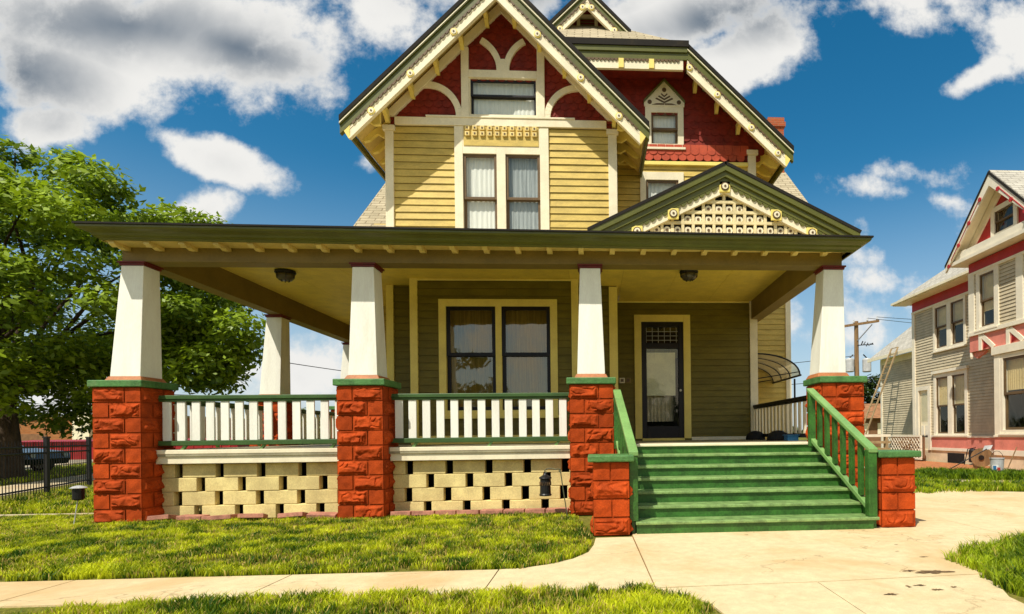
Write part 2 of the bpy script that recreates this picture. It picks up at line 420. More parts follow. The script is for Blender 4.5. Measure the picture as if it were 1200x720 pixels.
def pier_mb(x0, x1, y0, y1, z0, z1, courses, small=False, seed=0):
    mb = MB(); g = .016
    mb.box(x0 + g, x1 - g, y0 + g, y1 - g, z0, z1)      # mortar core just under the faces
    h = (z1 - z0) / courses
    faces = [(front(y0 + g), x0, x1), (left(x0 + g), -y1, -y0), (right(x1 - g), y0, y1), (Fr((0, y1 - g, 0), (-1, 0, 0), (0, 1, 0)), -x1, -x0)]
    for c in range(courses):
        zt = z1 - c * h; zb = zt - h
        for k, (fr, a0, a1) in enumerate(faces):
            f2 = Fr(fr.o + fr.n * g * .8, fr.u, fr.n)
            sd = seed * 31 + c * 7 + k * 3
            if small:
                if c % 2 == 0:
                    m = (a0 + a1) / 2 + rnd.uniform(-.01, .01)
                    block_face(mb, f2, a0, m, zb, zt, False, sd); block_face(mb, f2, m, a1, zb, zt, False, sd + 1)
                else: block_face(mb, f2, a0, a1, zb, zt, True, sd)
            else:
                w = (a1 - a0) * .66
                if (c + seed) % 2 == 0:
                    block_face(mb, f2, a0, a0 + w, zb, zt, True, sd); block_face(mb, f2, a0 + w, a1, zb, zt, False, sd)
                else:
                    block_face(mb, f2, a0, a1 - w, zb, zt, False, sd); block_face(mb, f2, a1 - w, a1, zb, zt, True, sd)
    return mb

def frustum(mb, cx, cy, z0, z1, r0, r1, lean=0.0):
    ct = cx + lean
    mb.hexa([(cx - r0, cy - r0, z0), (cx + r0, cy - r0, z0), (cx + r0, cy + r0, z0), (cx - r0, cy + r0, z0),
             (ct - r1, cy - r1, z1), (ct + r1, cy - r1, z1), (ct + r1, cy + r1, z1), (ct - r1, cy + r1, z1)])

# ================================================================= MAIN HOUSE
H = thing('house', 'large gabled yellow clapboard house with wraparound porch, red block piers and green steps', 'house')
FZ = .96                                    # porch floor
CEIL = 3.86
XL, XM, XR, XF = -6.22, -3.13, -.04, 3.49   # pier centres
LY2, LY3 = 3.66, 7.0                        # left-hand piers further back

# ---- piers, columns
def pier_column(cx, cy, seed, zt=1.79, base=0.0):
    mb = pier_mb(cx - .305, cx + .305, cy - .305, cy + .305, base, zt, 9, seed=seed)
    p = mb.build('pier', M['block'], H)
    c = MB(); c.box(cx - .338, cx + .338, cy - .338, cy + .338, zt + .002, zt + .092)
    c.build('cap', M['cap_green'], p, bevel=.012)
    ox, ln = (.025, .07) if cx < -6 else ((-.10, .05) if cx > 2 else (0.0, 0.0))
    b = MB(); frustum(b, cx + ox, cy, zt + .093, zt + .15, .235, .205)
    cb = MB(); frustum(cb, cx + ox, cy, zt + .151, 3.425, .192, .142, ln); ox += ln
    col = cb.build('column', M['white'], H, bevel=.006)
    b.build('base', M['rust'], col, bevel=.006)
    k = MB(); k.box(cx + ox - .158, cx + ox + .158, cy - .158, cy + .158, 3.426, 3.455); k.box(cx + ox - .175, cx + ox + .175, cy - .175, cy + .175, 3.456, 3.478)
    k.build('capital', M['oxblood'], col, bevel=.004)
pier_column(XL, .305, 0); pier_column(XM, .305, 1); pier_column(XR, .305, 2); pier_column(XF, .305, 3)
pier_column(XL, LY2, 4); pier_column(XL, LY3, 5)

# ---- porch floor, skirt, pierced block walls
mb = MB()
mb.box(-6.02, 3.55, .22, 4.0, FZ - .09, FZ); mb.box(-6.02, -3.73, 4.001, 7.2, FZ - .09, FZ)
mb.build('porch_floor', M['floor'], H)
def pierced_wall(fr, a0, a1, z1, seed):
    """running bond with a gap left at every joint"""
    mb = MB(); P = .545; gap = .105; h = z1 / 4; r = random.Random(seed)
    for c in range(4):
        zb = z1 - (c + 1) * h; zt = zb + h - .004
        off = [.17, .46, .155, .42][c]
        xs = []; a = a0 + off
        cuts = []
        while a < a1 - .03: cuts.append(a); a += P + r.uniform(-.006, .006)
        prev = a0
        for q in cuts + [None]:
            e = q if q is not None else a1
            if e - prev > .02:
                j = r.uniform(-.006, .006)
                if h > .1:
                    zb2 = zb
                    fbox(mb, fr, prev, e, zb2, zt, -.11, j)
            prev = (q + gap) if q is not None else prev
    return mb.build('pierced_block_wall', M['yblock'], H, bevel=.008)
f = front(.34)
pierced_wall(f, XL + .306, XM - .306, .765, 1)
pierced_wall(f, XM + .306, XR - .306, .765, 2)
pierced_wall(left(-6.12), -(LY2 - .306), -.612, .765, 3)
pierced_wall(left(-6.12), -(LY3 - .306), -(LY2 + .306), .765, 4)
mb = MB(); mb.box(-5.55, .30, .95, .97, -.05, FZ - .1); mb.build('dark_backing', M['dark'], H)  # dark sheets added behind the block gaps, standing in for shade
mb = MB(); mb.box(-5.55, -5.53, .971, 7.0, -.05, FZ - .1); mb.build('dark_backing', M['dark'], H)
mb = MB(); mb.box(-6.0, .30, .50, .94, -.011, -.004); mb.build('dark_floor_sheet', M['dark'], H)  # dark sheet added on the ground so the gaps look unlit
def skirt(fr, a0, a1):
    mb = MB(); fbox(mb, fr, a0, a1, .768, .90, -.05, .03); fbox(mb, fr, a0, a1, .901, .957, -.05, .055)
    mb.build('skirt_board', M['skirt'], H, bevel=.006)
skirt(front(.27), XL + .306, XM - .306); skirt(front(.27), XM + .306, XR - .306)
skirt(left(-6.05), -(LY2 - .306), -.612); skirt(left(-6.05), -(LY3 - .306), -(LY2 + .306))
mb = MB(); mb.box(3.42, 3.60, .62, 3.99, 0, .955); mb.build('side_foundation', M['yblock'], H)

# ---- railings
def railing(fr, a0, a1, rail_mat, bal_mat, n, zt=1.70, zb=1.06, w=.105, feet=True, name='railing', base=FZ):
    mb = MB(); fbox(mb, fr, a0, a1, zt - .055, zt, -.045, .045); fbox(mb, fr, a0, a1, zt - .085, zt - .056, -.03, .03)
    r = mb.build(name, rail_mat, H, bevel=.008)
    m2 = MB(); fbox(m2, fr, a0, a1, zb - .045, zb + .02, -.045, .045); m2.build('bottom_rail', rail_mat, r, bevel=.006)
    sp = (a1 - a0) / n
    for i in range(n):
        c = a0 + sp * (i + .5) + rnd.uniform(-.004, .004)
        b = MB(); fbox(b, fr, c - w / 2, c + w / 2, zb + .021, zt - .086, -.014, .014)
        b.build('baluster', bal_mat, r, bevel=.003)
    if feet:
        for q in (.13, .55, .93):
            c = a0 + (a1 - a0) * q
            b = MB(); b.hexa([fr.p(c - .05, base, .02), fr.p(c - .01, base, .02), fr.p(c - .01, base, -.02), fr.p(c - .05, base, -.02), fr.p(c - .01, zb - .046, .02), fr.p(c + .03, zb - .046, .02), fr.p(c + .03, zb - .046, -.02), fr.p(c - .01, zb - .046, -.02)])
            b.build('rail_foot', M['rail_green'], r)
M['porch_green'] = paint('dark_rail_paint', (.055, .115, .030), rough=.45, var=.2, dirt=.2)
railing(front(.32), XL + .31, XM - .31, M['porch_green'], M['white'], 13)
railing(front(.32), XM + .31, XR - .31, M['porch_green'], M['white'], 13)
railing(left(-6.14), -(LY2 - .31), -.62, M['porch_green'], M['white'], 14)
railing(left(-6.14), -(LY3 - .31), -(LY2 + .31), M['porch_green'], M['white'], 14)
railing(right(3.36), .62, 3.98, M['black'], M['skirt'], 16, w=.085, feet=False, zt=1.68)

# ---- steps
S = thing  # alias unused
SX0, SX1 = .45, 3.13
mb = MB()
for i in range(7):
    y0 = -1.58 + .287 * i; z = .137 * i
    mb.box(SX0, SX1, y0 + .028, y0 + .05, z + (.0 if i == 0 else .001), z + .1)
risers = mb.build('porch_steps', M['green'], H)
for i in range(7):
    y0 = -1.58 + .287 * i; z = .137 * (i + 1)
    if i < 6:
        t = MB(); t.box(SX0 - .01, SX1 + (.06 if i == 0 else .01), y0, y0 + .32, z - .036, z); t.build('tread', M['tread'], risers, bevel=.008)
    else:
        t = MB(); t.box(SX0 - .05, SX1 + .02, y0, y0 + .09, z - .036, z + .004); t.build('tread', M['skirt'], risers, bevel=.008)
for x in (SX0 - .05, SX1 + .012):
    mb = MB(); mb.ext([(x, -1.52, 0), (x, -1.52, .13), (x, .22, .95), (x, .22, 0)], (.036, 0, 0)); mb.build('stringer', M['green'], risers)
def stair_rail(x, topx):
    # plumb balusters between two raking rails, newel at the foot
    y0, y1 = -1.50, .02; zt0, zt1 = .94, 1.72; zb0, zb1 = .24, 1.06
    P = lambda y, za, zb: za + (zb - za) * (y - y0) / (y1 - y0)
    X = lambda y: x + (topx - x) * (y - y0) / (y1 - y0)
    def bar(za, zb, w, h, yb=y0, ye=y1):
        m = MB(); a, b = P(yb, za, zb), P(ye, za, zb); xa, xb = X(yb), X(ye)
        m.hexa([(xa - w, yb, a - h), (xa + w, yb, a - h), (xb + w, ye, b - h), (xb - w, ye, b - h), (xa - w, yb, a), (xa + w, yb, a), (xb + w, ye, b), (xb - w, ye, b)])
        return m
    r = bar(zt0, zt1, .052, .05, y0 - .06).build('stair_railing', M['rail_green'], H, bevel=.008)
    bar(zb0, zb1, .032, .06).build('bottom_rail', M['rail_green'], r, bevel=.006)
    n = MB(); n.box(x - .05, x + .05, y0 - .05, y0 + .05, .138, zt0 - .045); n.build('newel', M['green'], r, bevel=.008)
    n = MB(); n.box(topx - .045, topx + .045, y1 - .09, y1 - .01, .9, zt1 - .05); n.build('newel', M['green'], r, bevel=.008)
    for i in range(6):
        y = y0 + .21 + i * .205
        b = MB(); xx = X(y); b.box(xx - .022, xx + .022, y - .042, y + .042, P(y, zb0, zb1) + .002, P(y, zt0, zt1) - .046); b.build('baluster', M['green'], r, bevel=.003)
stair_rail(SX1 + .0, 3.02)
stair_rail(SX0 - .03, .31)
for (x0, y0, sd) in ((-.03, -1.62, 3), (3.25, -1.50, 6)):
    p = pier_mb(x0, x0 + .405, y0, y0 + .405, 0, .80, 4, small=True, seed=sd).build('step_pier', M['block'], H)
    c = MB(); c.box(x0 - .05, x0 + .455, y0 - .05, y0 + .455, .802, .875); c.build('cap', M['cap_green'], p, bevel=.014)

# ---- porch beams, ceiling, soffit, gutter, roof
mb = MB()
mb.box(-6.26, 3.57, .17, .42, 3.48, 3.84); mb.box(-6.23, -5.99, .421, 7.25, 3.479, 3.866); mb.box(3.30, 3.54, .421, 4.3, 3.479, 3.866)
mb.box(-5.98, -3.73, 7.0, 7.25, 3.479, 3.866)
mb.build('porch_beam', M['beam'], H, bevel=.006)
mb = MB()
r = random.Random(4)
for (x0, x1, y0, y1) in ((-6.0, 3.31, .41, 4.0), (-6.0, -3.71, 4.0, 7.02)):
    n = int((x1 - x0) / .9)
    for i in range(n):
        a = x0 + (x1 - x0) * i / n; b = x0 + (x1 - x0) * (i + 1) / n
        mb.box(a + .002, b - .002, y0, y1, CEIL + r.uniform(0, .004), CEIL + .02)
mb.build('porch_ceiling', M['ceiling'], H)
mb = MB(); mb.box(-6.30, 3.62, -.10, .169, 3.665, 3.685); mb.box(-6.30, -6.231, .17, 7.3, 3.665, 3.685); mb.box(3.541, 3.62, .17, 4.3, 3.665, 3.685)
mb.build('soffit', M['soffit'], H)
# gutter: ogee section swept round three sides (seamless corner by mitred rings)
prof = [(.00, 3.632), (.02, 3.632), (.032, 3.652), (.05, 3.656), (.075, 3.676), (.085, 3.70), (.12, 3.718), (.165, 3.73), (.18, 3.75), (.18, 3.775), (.0, 3.775)]
EX0, EX1, EY = -6.26, 3.59, -.13
path = [(EX0, 7.4, -1, 0), (EX0, EY, -1, -1), (EX1, EY, 1, -1), (EX1, 4.4, 1, 0)]
mb = MB(); rings = []
for (x, y, sx, sy) in path:
    sag = .03 - (x - EX0) * .0085
    rings.append([(x + sx * o, y + sy * o, z + sag) for o, z in prof])
n = len(prof)
mb.add([q for rg in rings for q in rg], [(i * n + j, (i + 1) * n + j, (i + 1) * n + j + 1, i * n + j + 1) for i in range(3) for j in range(n - 1)])
mb.build('gutter', M['gutter'], H)
mb = MB()   # shingle edge over gutter
e = .2
pts = [(EX0 - e, 7.4), (EX0 - e, EY - e), (EX1 + e, EY - e), (EX1 + e, 4.4), (EX1 - .01, 4.4), (EX1 - .01, EY + .01), (EX0 + .01, EY + .01), (EX0 + .01, 7.4)]
zs = [.03 - (p[0] - EX0) * .0085 + 3.777 for p in pts]
mb.add([(p[0], p[1], z) for p, z in zip(pts, zs)] + [(p[0], p[1], z + .022) for p, z in zip(pts, zs)],
       [(0, 1, 6, 7), (1, 2, 5, 6), (2, 3, 4, 5), (8, 15, 14, 9), (9, 14, 13, 10), (10, 13, 12, 11)] + [(i, i + 8, (i + 1) % 8 + 8, (i + 1) % 8) for i in range(8)])
mb.build('drip_edge', M['roofedge'], H)
mb = MB(); zl, zr = 3.835, 3.75
k = .2
mb.poly([(EX0 - .18, EY - .18, zl), (EX1 + .18, EY - .18, zr), (1.2, 2.9, zr + .62), (-3.6, 2.9, zl + .62)])
mb.poly([(EX0 - .18, EY - .18, zl), (-3.6, 2.9, zl + .62), (-3.6, 7.4, zl + .62), (EX0 - .18, 7.4, zl)])
mb.poly([(EX1 + .18, EY - .18, zr), (EX1 + .18, 4.4, zr), (1.2, 4.4, zr + .62), (1.2, 2.9, zr + .62)])
mb.poly([(-3.8, 2.7, zl + .6), (1.3, 2.7, zr + .6), (1.3, 4.4, zr + .62), (-3.8, 4.4, zl + .62)])
mb.build('porch_roof', M['shingle'], H)
x = -6.18
i = 0
while x < 3.55:
    b = MB(); b.ext([(x - .035, -.105, 3.663), (x - .035, -.105, 3.63), (x - .035, -.04, 3.60), (x - .035, .03, 3.625), (x - .035, .09, 3.605), (x - .035, .168, 3.615), (x - .035, .168, 3.663)], (.07, 0, 0))
    b.build('bracket', M['soffit'], H)
    x += .43
y = .3
while y < 6.8:
    b = MB(); b.ext([(-6.28, y - .04, 3.663), (-6.28, y - .04, 3.625), (-6.25, y - .04, 3.605), (-6.232, y - .04, 3.615), (-6.232, y - .04, 3.663)], (0, .08, 0)); b.build('bracket', M['trim'], H)
    y += .43

# ---- porch-level walls
BX0, BX1 = -3.17, -.28
yw, yb, yd = 2.8, 2.35, 4.0
units = [(-2.575, -1.72), (-1.615, -.765)]
wz0, wz1 = 1.55, 3.375
siding('wall', front(yb), BX0, BX1, FZ, CEIL, M['shaded_siding'], H, [(-2.575, -.765, 1.55, 3.375)], seed=2)
siding('wall', front(yw), -3.72, BX0 + .02, FZ, CEIL, M['shaded_siding'], H, seed=3)
siding('wall', front(yw), BX1 - .02, .42, FZ, CEIL, M['shaded_siding'], H, seed=4)
siding('wall', left(BX0), -yw, -yb, FZ, CEIL, M['shaded_siding'], H, seed=5)
siding('wall', right(BX1), yb, yw, FZ, CEIL, M['shaded_siding'], H, seed=6)
siding('wall', right(.42), yw, yd, FZ, CEIL, M['shaded_siding'], H, seed=7)
siding('wall', front(yd), .42, 3.30, FZ, CEIL, M['shaded_siding'], H, [(.985, 1.865, FZ, 3.43)], seed=8)
siding('wall', left(-3.73), -9.5, -yw, FZ, CEIL + .6, M['siding'], H, seed=9)
def board(fr, a0, a1, z0, z1, mat=None, d=.05, name='corner_board', d0=-.01):
    b = MB(); fbox(b, fr, a0, a1, z0, z1, d0, d); return b.build(name, mat or M['trim'], H, bevel=.005)
board(front(yw), -3.75, -3.62, FZ, CEIL, M['porch_trim'])
board(front(yb), BX0 - .02, BX0 + .11, FZ, CEIL, M['porch_trim'])
board(front(yb), BX1 - .11, BX1 + .02, FZ, CEIL, M['porch_trim'])
board(front(yw), .29, .445, FZ, CEIL - .02, M['porch_trim'])
board(front(yd), 3.27, 3.43, .2, CEIL + .5, M['trim'])
for (fr, a0, a1) in ((front(yb), BX0 + .11, BX1 - .11), (front(yw), .445, .46), (front(yd), .45, 3.26)):
    board(fr, a0, a1, CEIL - .035, CEIL - .001, M['porch_trim'], .04, 'cornice')
board(front(yd), 2.02, 3.26, FZ, FZ + .07, M['skirt'], .035, 'baseboard')
board(front(yb), BX0 + .111, BX1 - .111, FZ, FZ + .15, M['porch_trim'], .03, 'baseboard')
window(H, front(yb), units, wz0, wz1, (-2.70, -.64, 1.45, 3.50), 2.50, M['porch_trim'], M['black'], M['pglass'], M['sheer'], w=.065, seed=3)

# ---- front door
fd = front(yd)
mb = MB()
fbox(mb, fd, .84, .985, FZ + .04, 3.575, 0, .05); fbox(mb, fd, 1.865, 2.01, FZ + .04, 3.575, 0, .05); fbox(mb, fd, .985, 1.865, 3.43, 3.575, 0, .046)
fbox(mb, fd, .985, 1.865, FZ + .002, FZ + .05, -.1, .08)
door_c = mb.build('door', M['porch_trim'], H, bevel=.005)
mb = MB()
fbox(mb, fd, .985, 1.09, FZ + .05, 3.43, -.06, .02); fbox(mb, fd, 1.76, 1.865, FZ + .05, 3.43, -.06, .02)
fbox(mb, fd, 1.09, 1.76, 3.33, 3.43, -.06, .019); fbox(mb, fd, 1.09, 1.76, FZ + .05, FZ + .30, -.06, .019); fbox(mb, fd, 1.09, 1.76, 2.88, 2.99, -.06, .019)
mb.build('frame', M['black'], door_c, bevel=.005)
mb = MB(); P = fd.p
mb.quad(P(1.09, FZ + .3, -.03), P(1.76, FZ + .3, -.03), P(1.76, 2.88, -.03), P(1.09, 2.88, -.03)); mb.quad(P(1.09, 2.99, -.03), P(1.76, 2.99, -.03), P(1.76, 3.33, -.03), P(1.09, 3.33, -.03))
mb.build('pane', M['glass'], door_c)
mb = MB()
for i in range(6): fbox(mb, fd, 1.09 + i * .126, 1.10 + i * .126, 3.0, 3.32, -.026, -.016)
for z in (3.05, 3.14, 3.23): fbox(mb, fd, 1.09, 1.76, z, z + .01, -.0265, -.0155)
mb.build('leaded_bars', M['galv'], door_c)
mb = MB(); fbox(mb, fd, 1.10, 1.70, 1.90, 2.80, -.05, -.042); mb.build('paper_sheet', M['paper'], door_c)
mb = MB(); fbox(mb, fd, 1.10, 1.75, 2.69, 2.88, -.09, -.08); mb.build('blind', paint('green_blind', (.17, .2, .05), var=.3, stretch=(14, 14, 1)), door_c)
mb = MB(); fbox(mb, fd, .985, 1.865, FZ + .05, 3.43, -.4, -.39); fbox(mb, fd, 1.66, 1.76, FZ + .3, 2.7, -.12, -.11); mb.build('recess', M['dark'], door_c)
cm = curtain_mb(fd, 1.1, 1.76, FZ + .4, 2.6, -.2, seed=8); cm.build('curtain', paint('grey_door_curtain', (.74, .66, .46), var=.3), door_c)
mb = MB(); mb.tube([P(1.79, 2.0, .02), P(1.79, 2.0, .07)], .025, 10); mb.build('door_knob', M['galv'], door_c)
for a, m1 in ((.58, 'white'), (.70, 'brown')):
    mb = MB(); fbox(mb, fd, a - .055, a + .055, 2.16, 2.27, .0, .035); d0 = mb.build('doorbell_plate', M['trim' if m1 == 'white' else 'beam'], H, bevel=.006)
    mb = MB(); fbox(mb, fd, a - .03, a + .03, 2.185, 2.245, .036, .045); d1 = mb.build('button', M['brown'], d0)

# ---- front gable block (upper storey)
fg = front(yw); GC, GH = -1.63, 2.09
hole = (-2.35, -.95, 4.5, 6.28)
siding('wall', fg, -3.72, .46, 3.9, 6.77, M['siding'], H, [hole], seed=11)
siding('wall', left(-3.72), -6.5, -yw, 4.0, 6.6, M['siding'], H, seed=12)
siding('wall', right(.46), yw, 4.1, 4.0, 6.6, M['siding'], H, seed=13)
board(fg, -3.735, -3.59, 4.0, 6.66); board(fg, .31, .47, 4.0, 6.66)
board(fg, -3.77, -3.56, 6.661, 6.75, d=.08, name='capital'); board(fg, .28, .50, 6.661, 6.75, d=.08, name='capital')
board(fg, -3.56, .28, 6.77, 6.91, d=.06, name='gable_band')
board(fg, -3.0, -.3, 6.911, 6.945, d=.075, name='gable_band')
window(H, fg, [(-2.35, -1.74), (-1.58, -.95)], 4.55, 6.27, (-2.50, -.79, 4.45, 6.765), 5.44, M['trim'], M['brown'], M['glass'], [M['curtain'], paint('grey_lace_curtain', (.42, .45, .45), rough=.9, var=.3, stretch=(14, 14, .6))], seed=5, sill=False)
# panel of small square blocks over the window
mb = MB(); fbox(mb, fg, -2.33, -.97, 6.41, 6.765, .046, .052)
pb = mb.build('block_panel', M['siding'], H)
for r_ in range(2):
    for i in range(10):
        a = -2.30 + i * .135; z = 6.575 + r_ * .105
        mb = MB(); m2 = MB()
        fbox(mb, fg, a, a + .085, z, z + .08, .0525, .088); fbox(m2, fg, a + .028, a + .057, z + .026, z + .054, .0885, .095)
        mb.build('square_block', M['soffit'], pb, bevel=.006); m2.build('block_centre', M['brown'], pb)
# red scales in the gable
rl = lambda a: 8.98 - abs(a - GC) * 1.0       # underside line of the rake trim at wall
scales('gable_shingles', fg, M['shingle_red'], H, lambda a, z: z < rl(a) + .1 and not (-2.36 < a < -.86 and z < 7.66), -3.7, .45, 6.86, 8.9, backing=[(-3.7, 6.78), (-2.22, 6.78), (-2.22, 7.64), (-1.0, 7.64), (-1.0, 6.78), (.43, 6.78), (GC, 8.95)])
mb = MB()
fbox(mb, fg, -2.36, -2.225, 6.946, 8.2, .0, .07); fbox(mb, fg, -.985, -.85, 6.946, 8.2, .0, .07)
fbox(mb, fg, -2.224, -.986, 7.65, 7.79, .0, .068)
fbox(mb, fg, -1.64, -1.57, 7.791, 8.0, .0, .066)
def arc(cx, cz, r0, r1, t0, t1, dep, n=14):
    for i in range(n):
        q0 = R(t0 + (t1 - t0) * i / n); q1 = R(t0 + (t1 - t0) * (i + 1) / n)
        pts = [(cx + r0 * math.cos(q0), cz + r0 * math.sin(q0)), (cx + r1 * math.cos(q0), cz + r1 * math.sin(q0)), (cx + r1 * math.cos(q1), cz + r1 * math.sin(q1)), (cx + r0 * math.cos(q1), cz + r0 * math.sin(q1))]
        fpoly(mb, fg, pts, .0, dep)
arc(-2.29, 7.79, .57, .68, 0, 62, .064); arc(-.92, 7.79, .57, .68, 180, 118, .064)
arc(-2.98, 6.93, .52, .635, 0, 96, .062); arc(-.23, 6.93, .52, .635, 180, 84, .062)
# frieze boards along the rake on the wall
for s in (-1, 1):
    fpoly(mb, fg, [(GC, 8.98), (GC + s * 2.15, 6.83), (GC + s * 2.15, 6.60 + .05), (GC, 8.80)] if False else [(GC, 9.05), (GC + s * 2.13, 6.92), (GC + s * 1.94, 6.92), (GC, 8.86)], .0, .075)
mb.build('gable_truss', M['trim'], H, bevel=.004)
window(H, fg, [(-2.20, -1.01)], 6.99, 7.64, (-2.224, -.986, 6.947, 7.649), 7.33, M['trim'], M['black'], M['glass'], M['curtain'], w=.04, seed=15, sill=False)

# ---- roofs with decorated rakes
def slope_roof(pts, th, mat, name='roof', soff=True):
    """pts: quad of the roof plane (top surface, ccw from outside)"""
    a, b, c = [Vector(p) for p in pts[:3]]; n = (b - a).cross(c - a).normalized()
    if n.z < 0: n = -n
    m = MB(); m.ext([Vector(p) for p in pts], -n * th); o = m.build(name, mat, H)
    if soff:
        m = MB(); m.ext([Vector(p) - n * (th + .003) for p in pts], -n * .018); m.build('soffit', M['soffit'], H)
    return o
def scallop(mb, fr, line, i0, i1, step, dep, d0, d1, s):
    n = int((i1 - i0) / step); top = []; bot = []
    for i in range(n * 6 + 1):
        q = i0 + (i1 - i0) * i / (n * 6); a, z = line(q); top.append((a, z)); bot.append((a, z - .006 - dep * abs(math.sin(math.pi * i / 6)) ** .6))
    for i in range(n * 6):
        pts = [top[i], bot[i], bot[i + 1], top[i + 1]]
        P4 = [fr.p(a, z, d1) for a, z in (pts if s > 0 else pts[::-1])]
        mb.quad(*P4)
        B2 = [fr.p(*bot[i], d1), fr.p(*bot[i], d0), fr.p(*bot[i + 1], d0), fr.p(*bot[i + 1], d1)]
        mb.quad(*(B2 if s > 0 else B2[::-1]))
    # weld so that the strip is one piece
    key = {}; nv = []; mp = []
    for v in mb.v:
        k = tuple(round(c, 5) for c in v)
        if k not in key: key[k] = len(nv); nv.append(v)
        mp.append(key[k])
    mb.f = [tuple(mp[i] for i in f) for f in mb.f]; mb.v = nv
def rake(fr, ac, az, half, drop, flat=None, tipcut=True, spacing=.075, crown=.27, board_=.23, side=(-1, 1), rosettes=(), wallgap=.6, outlook=.45, base_rosette=True):
    """decorated barge: olive crown, bead row, cream board with rosettes; flat = half-width of a cut-off (jerkinhead) top"""
    sl = drop / half
    for s in side:
        a0 = flat if flat else 0.0
        Z = lambda a: az - sl * a
        g = MB(); e = half
        def strip(mb, v0, v1, d0, d1, i0=a0, i1=e, ofs=0):
            pts = [(ac + s * i0, Z(i0) - v0), (ac + s * i1, Z(i1) - v0), (ac + s * i1, Z(i1) - v1), (ac + s * i0, Z(i0) - v1)]
            if s < 0: pts = pts[::-1]
            fpoly(mb, fr, pts, d0, d1)
        ed = MB(); strip(ed, -.03, .055, -.05, .075); ed.build('roof_edge', M['roofedge'], H)
        strip(g, .056, .125, -.05, .062); strip(g, .126, crown, -.05, .035)
        barge = g.build('bargeboard', M['gutter'], H)
        li = MB(); strip(li, .085, .105, .0625, .068); li.build('crown_line', M['trim'], barge)
        c = MB(); strip(c, crown + .001, crown + board_, -.04, .022, a0, e - .16); c.build('fascia', M['trim'], barge, bevel=.004)
        ml = MB(); strip(ml, crown + board_ - .035, crown + board_ + .002, -.04, .034, a0, e - .16); strip(ml, crown + .055, crown + .068, .0, .028, a0, e - .16); ml.build('moulding', M['trim'], barge)
        # beads hanging under the crown
        b = MB(); scallop(b, fr, lambda q: (ac + s * q, Z(q) - crown), a0 + .03, e - .2, spacing, .042, .0225, .045, s)
        b.build('beading', M['brown'], barge)
        # rosettes
        for q in rosettes:
            a = a0 + (e - a0) * q; cz = Z(a) - crown - board_ * .55; cxx = ac + s * a
            for rr, d0, d1, m_ in ((.062, .0225, .048, 'porch_trim'), (.044, .0485, .056, 'trim'), (.016, .0565, .062, 'brown')):
                o = MB(); fpoly(o, fr, [(cxx + rr * math.cos(R(t)), cz + rr * math.sin(R(t))) for t in range(0, 360, 30)], d0, d1); o.build('rosette', M[m_], barge)
        # scroll at the foot
        o = MB(); tz = Z(e - .16) - crown; tx = ac + s * (e - .16)
        fpoly(o, fr, [(tx, tz), (tx + s * .10, tz - .10), (tx + s * .02, tz - board_), (tx, tz - board_)][::(1 if s > 0 else -1)], -.02, .03)
        o.build('scroll', M['porch_trim'], barge)
        # outlookers under the soffit
        a = a0 + .25
        while a < e - .55 and outlook:
            o = MB(); cz = Z(a) - .14; A = ac + s * a
            prof = [(0.0, .0), (.0, -.20), (.06, -.21), (.14, -.13), (.26, -.10), (.36, -.14), (wallgap - .1, -.10), (wallgap - .1, .0)]
            o.ext([fr.p(A - .035, cz + q, -wallgap + .005 + p) for p, q in prof], fr.u * .07)
            o.build('bracket', M['porch_trim'], H)
            a += outlook
def rosette_row(): pass
# front gable roof
RY = 2.2; APZ, TIP, DROP = 9.21, 2.645, 2.63
for s in (-1, 1):
    q = [(GC, RY - .02, APZ), (GC + s * TIP, RY - .02, APZ - DROP), (GC + s * TIP, 6.8, APZ - DROP), (GC, 6.8, APZ)]
    slope_roof(q if s < 0 else q[::-1], .05, M['shingle'])
rake(front(RY), GC, APZ - .035, TIP, DROP, rosettes=(.27, .55, .80))
# eave boards and brackets along the sides of the front gable
for s in (-1, 1):
    m = MB(); x0 = GC + s * (TIP - .02); x1 = GC + s * (TIP + .02); zz = APZ - DROP
    m.box(min(x0, x1), max(x0, x1), RY + .03, 6.8, zz - .16, zz - .03); m.build('eave_board', M['gutter'], H)
    y = 2.5
    while y < 5.2:
        o = MB(); xs = GC + s * 2.10
        o.ext([(xs, y, zz + .36), (xs, y, zz + .05), (xs + s * .1, y, zz + .04), (xs + s * .2, y, zz + .10), (xs + s * .34, y, zz - .02), (xs + s * .44, y, zz - .05), (xs + s * .5, y, zz + .0), (xs + s * .46, y, zz + .03)], (0, .07, 0))
        o.build('bracket', M['porch_trim'], H); y += .42

# ---- main body (right) wing
fw = front(yd); CX = -.12
siding('wall', fw, .46, 3.42, 4.0, 6.72, M['siding'], H, [(1.12, 1.80, 4.6, 6.39)], seed=21)
siding('wall', right(3.43), 4.0, 6.0, .2, 7.0, M['siding'], H, seed=22)
board(fw, 3.27, 3.44, 4.4, 6.92); board(fw, 3.24, 3.48, 6.921, 7.02, d=.08, name='capital')
board(fw, .47, 3.27, 6.68, 6.755, M['porch_trim'], d=.07, name='gable_band')
rl2 = lambda a: 10.55 - .948 * abs(a - CX)
scales('gable_shingles', fw, M['shingle_red'], H, lambda a, z: z < rl2(a) + .05 and z < 8.78 and not (1.14 < a < 1.9 and 6.9 < z < 7.8), .4, 3.3, 6.79, 8.75, w=.175, e=.135, backing=[(.3, 6.76), (1.2, 6.76), (1.2, 7.8), (1.86, 7.8), (1.86, 6.76), (3.4, 6.76), (3.4, 7.25), (1.75, 8.82), (.3, 8.82)])
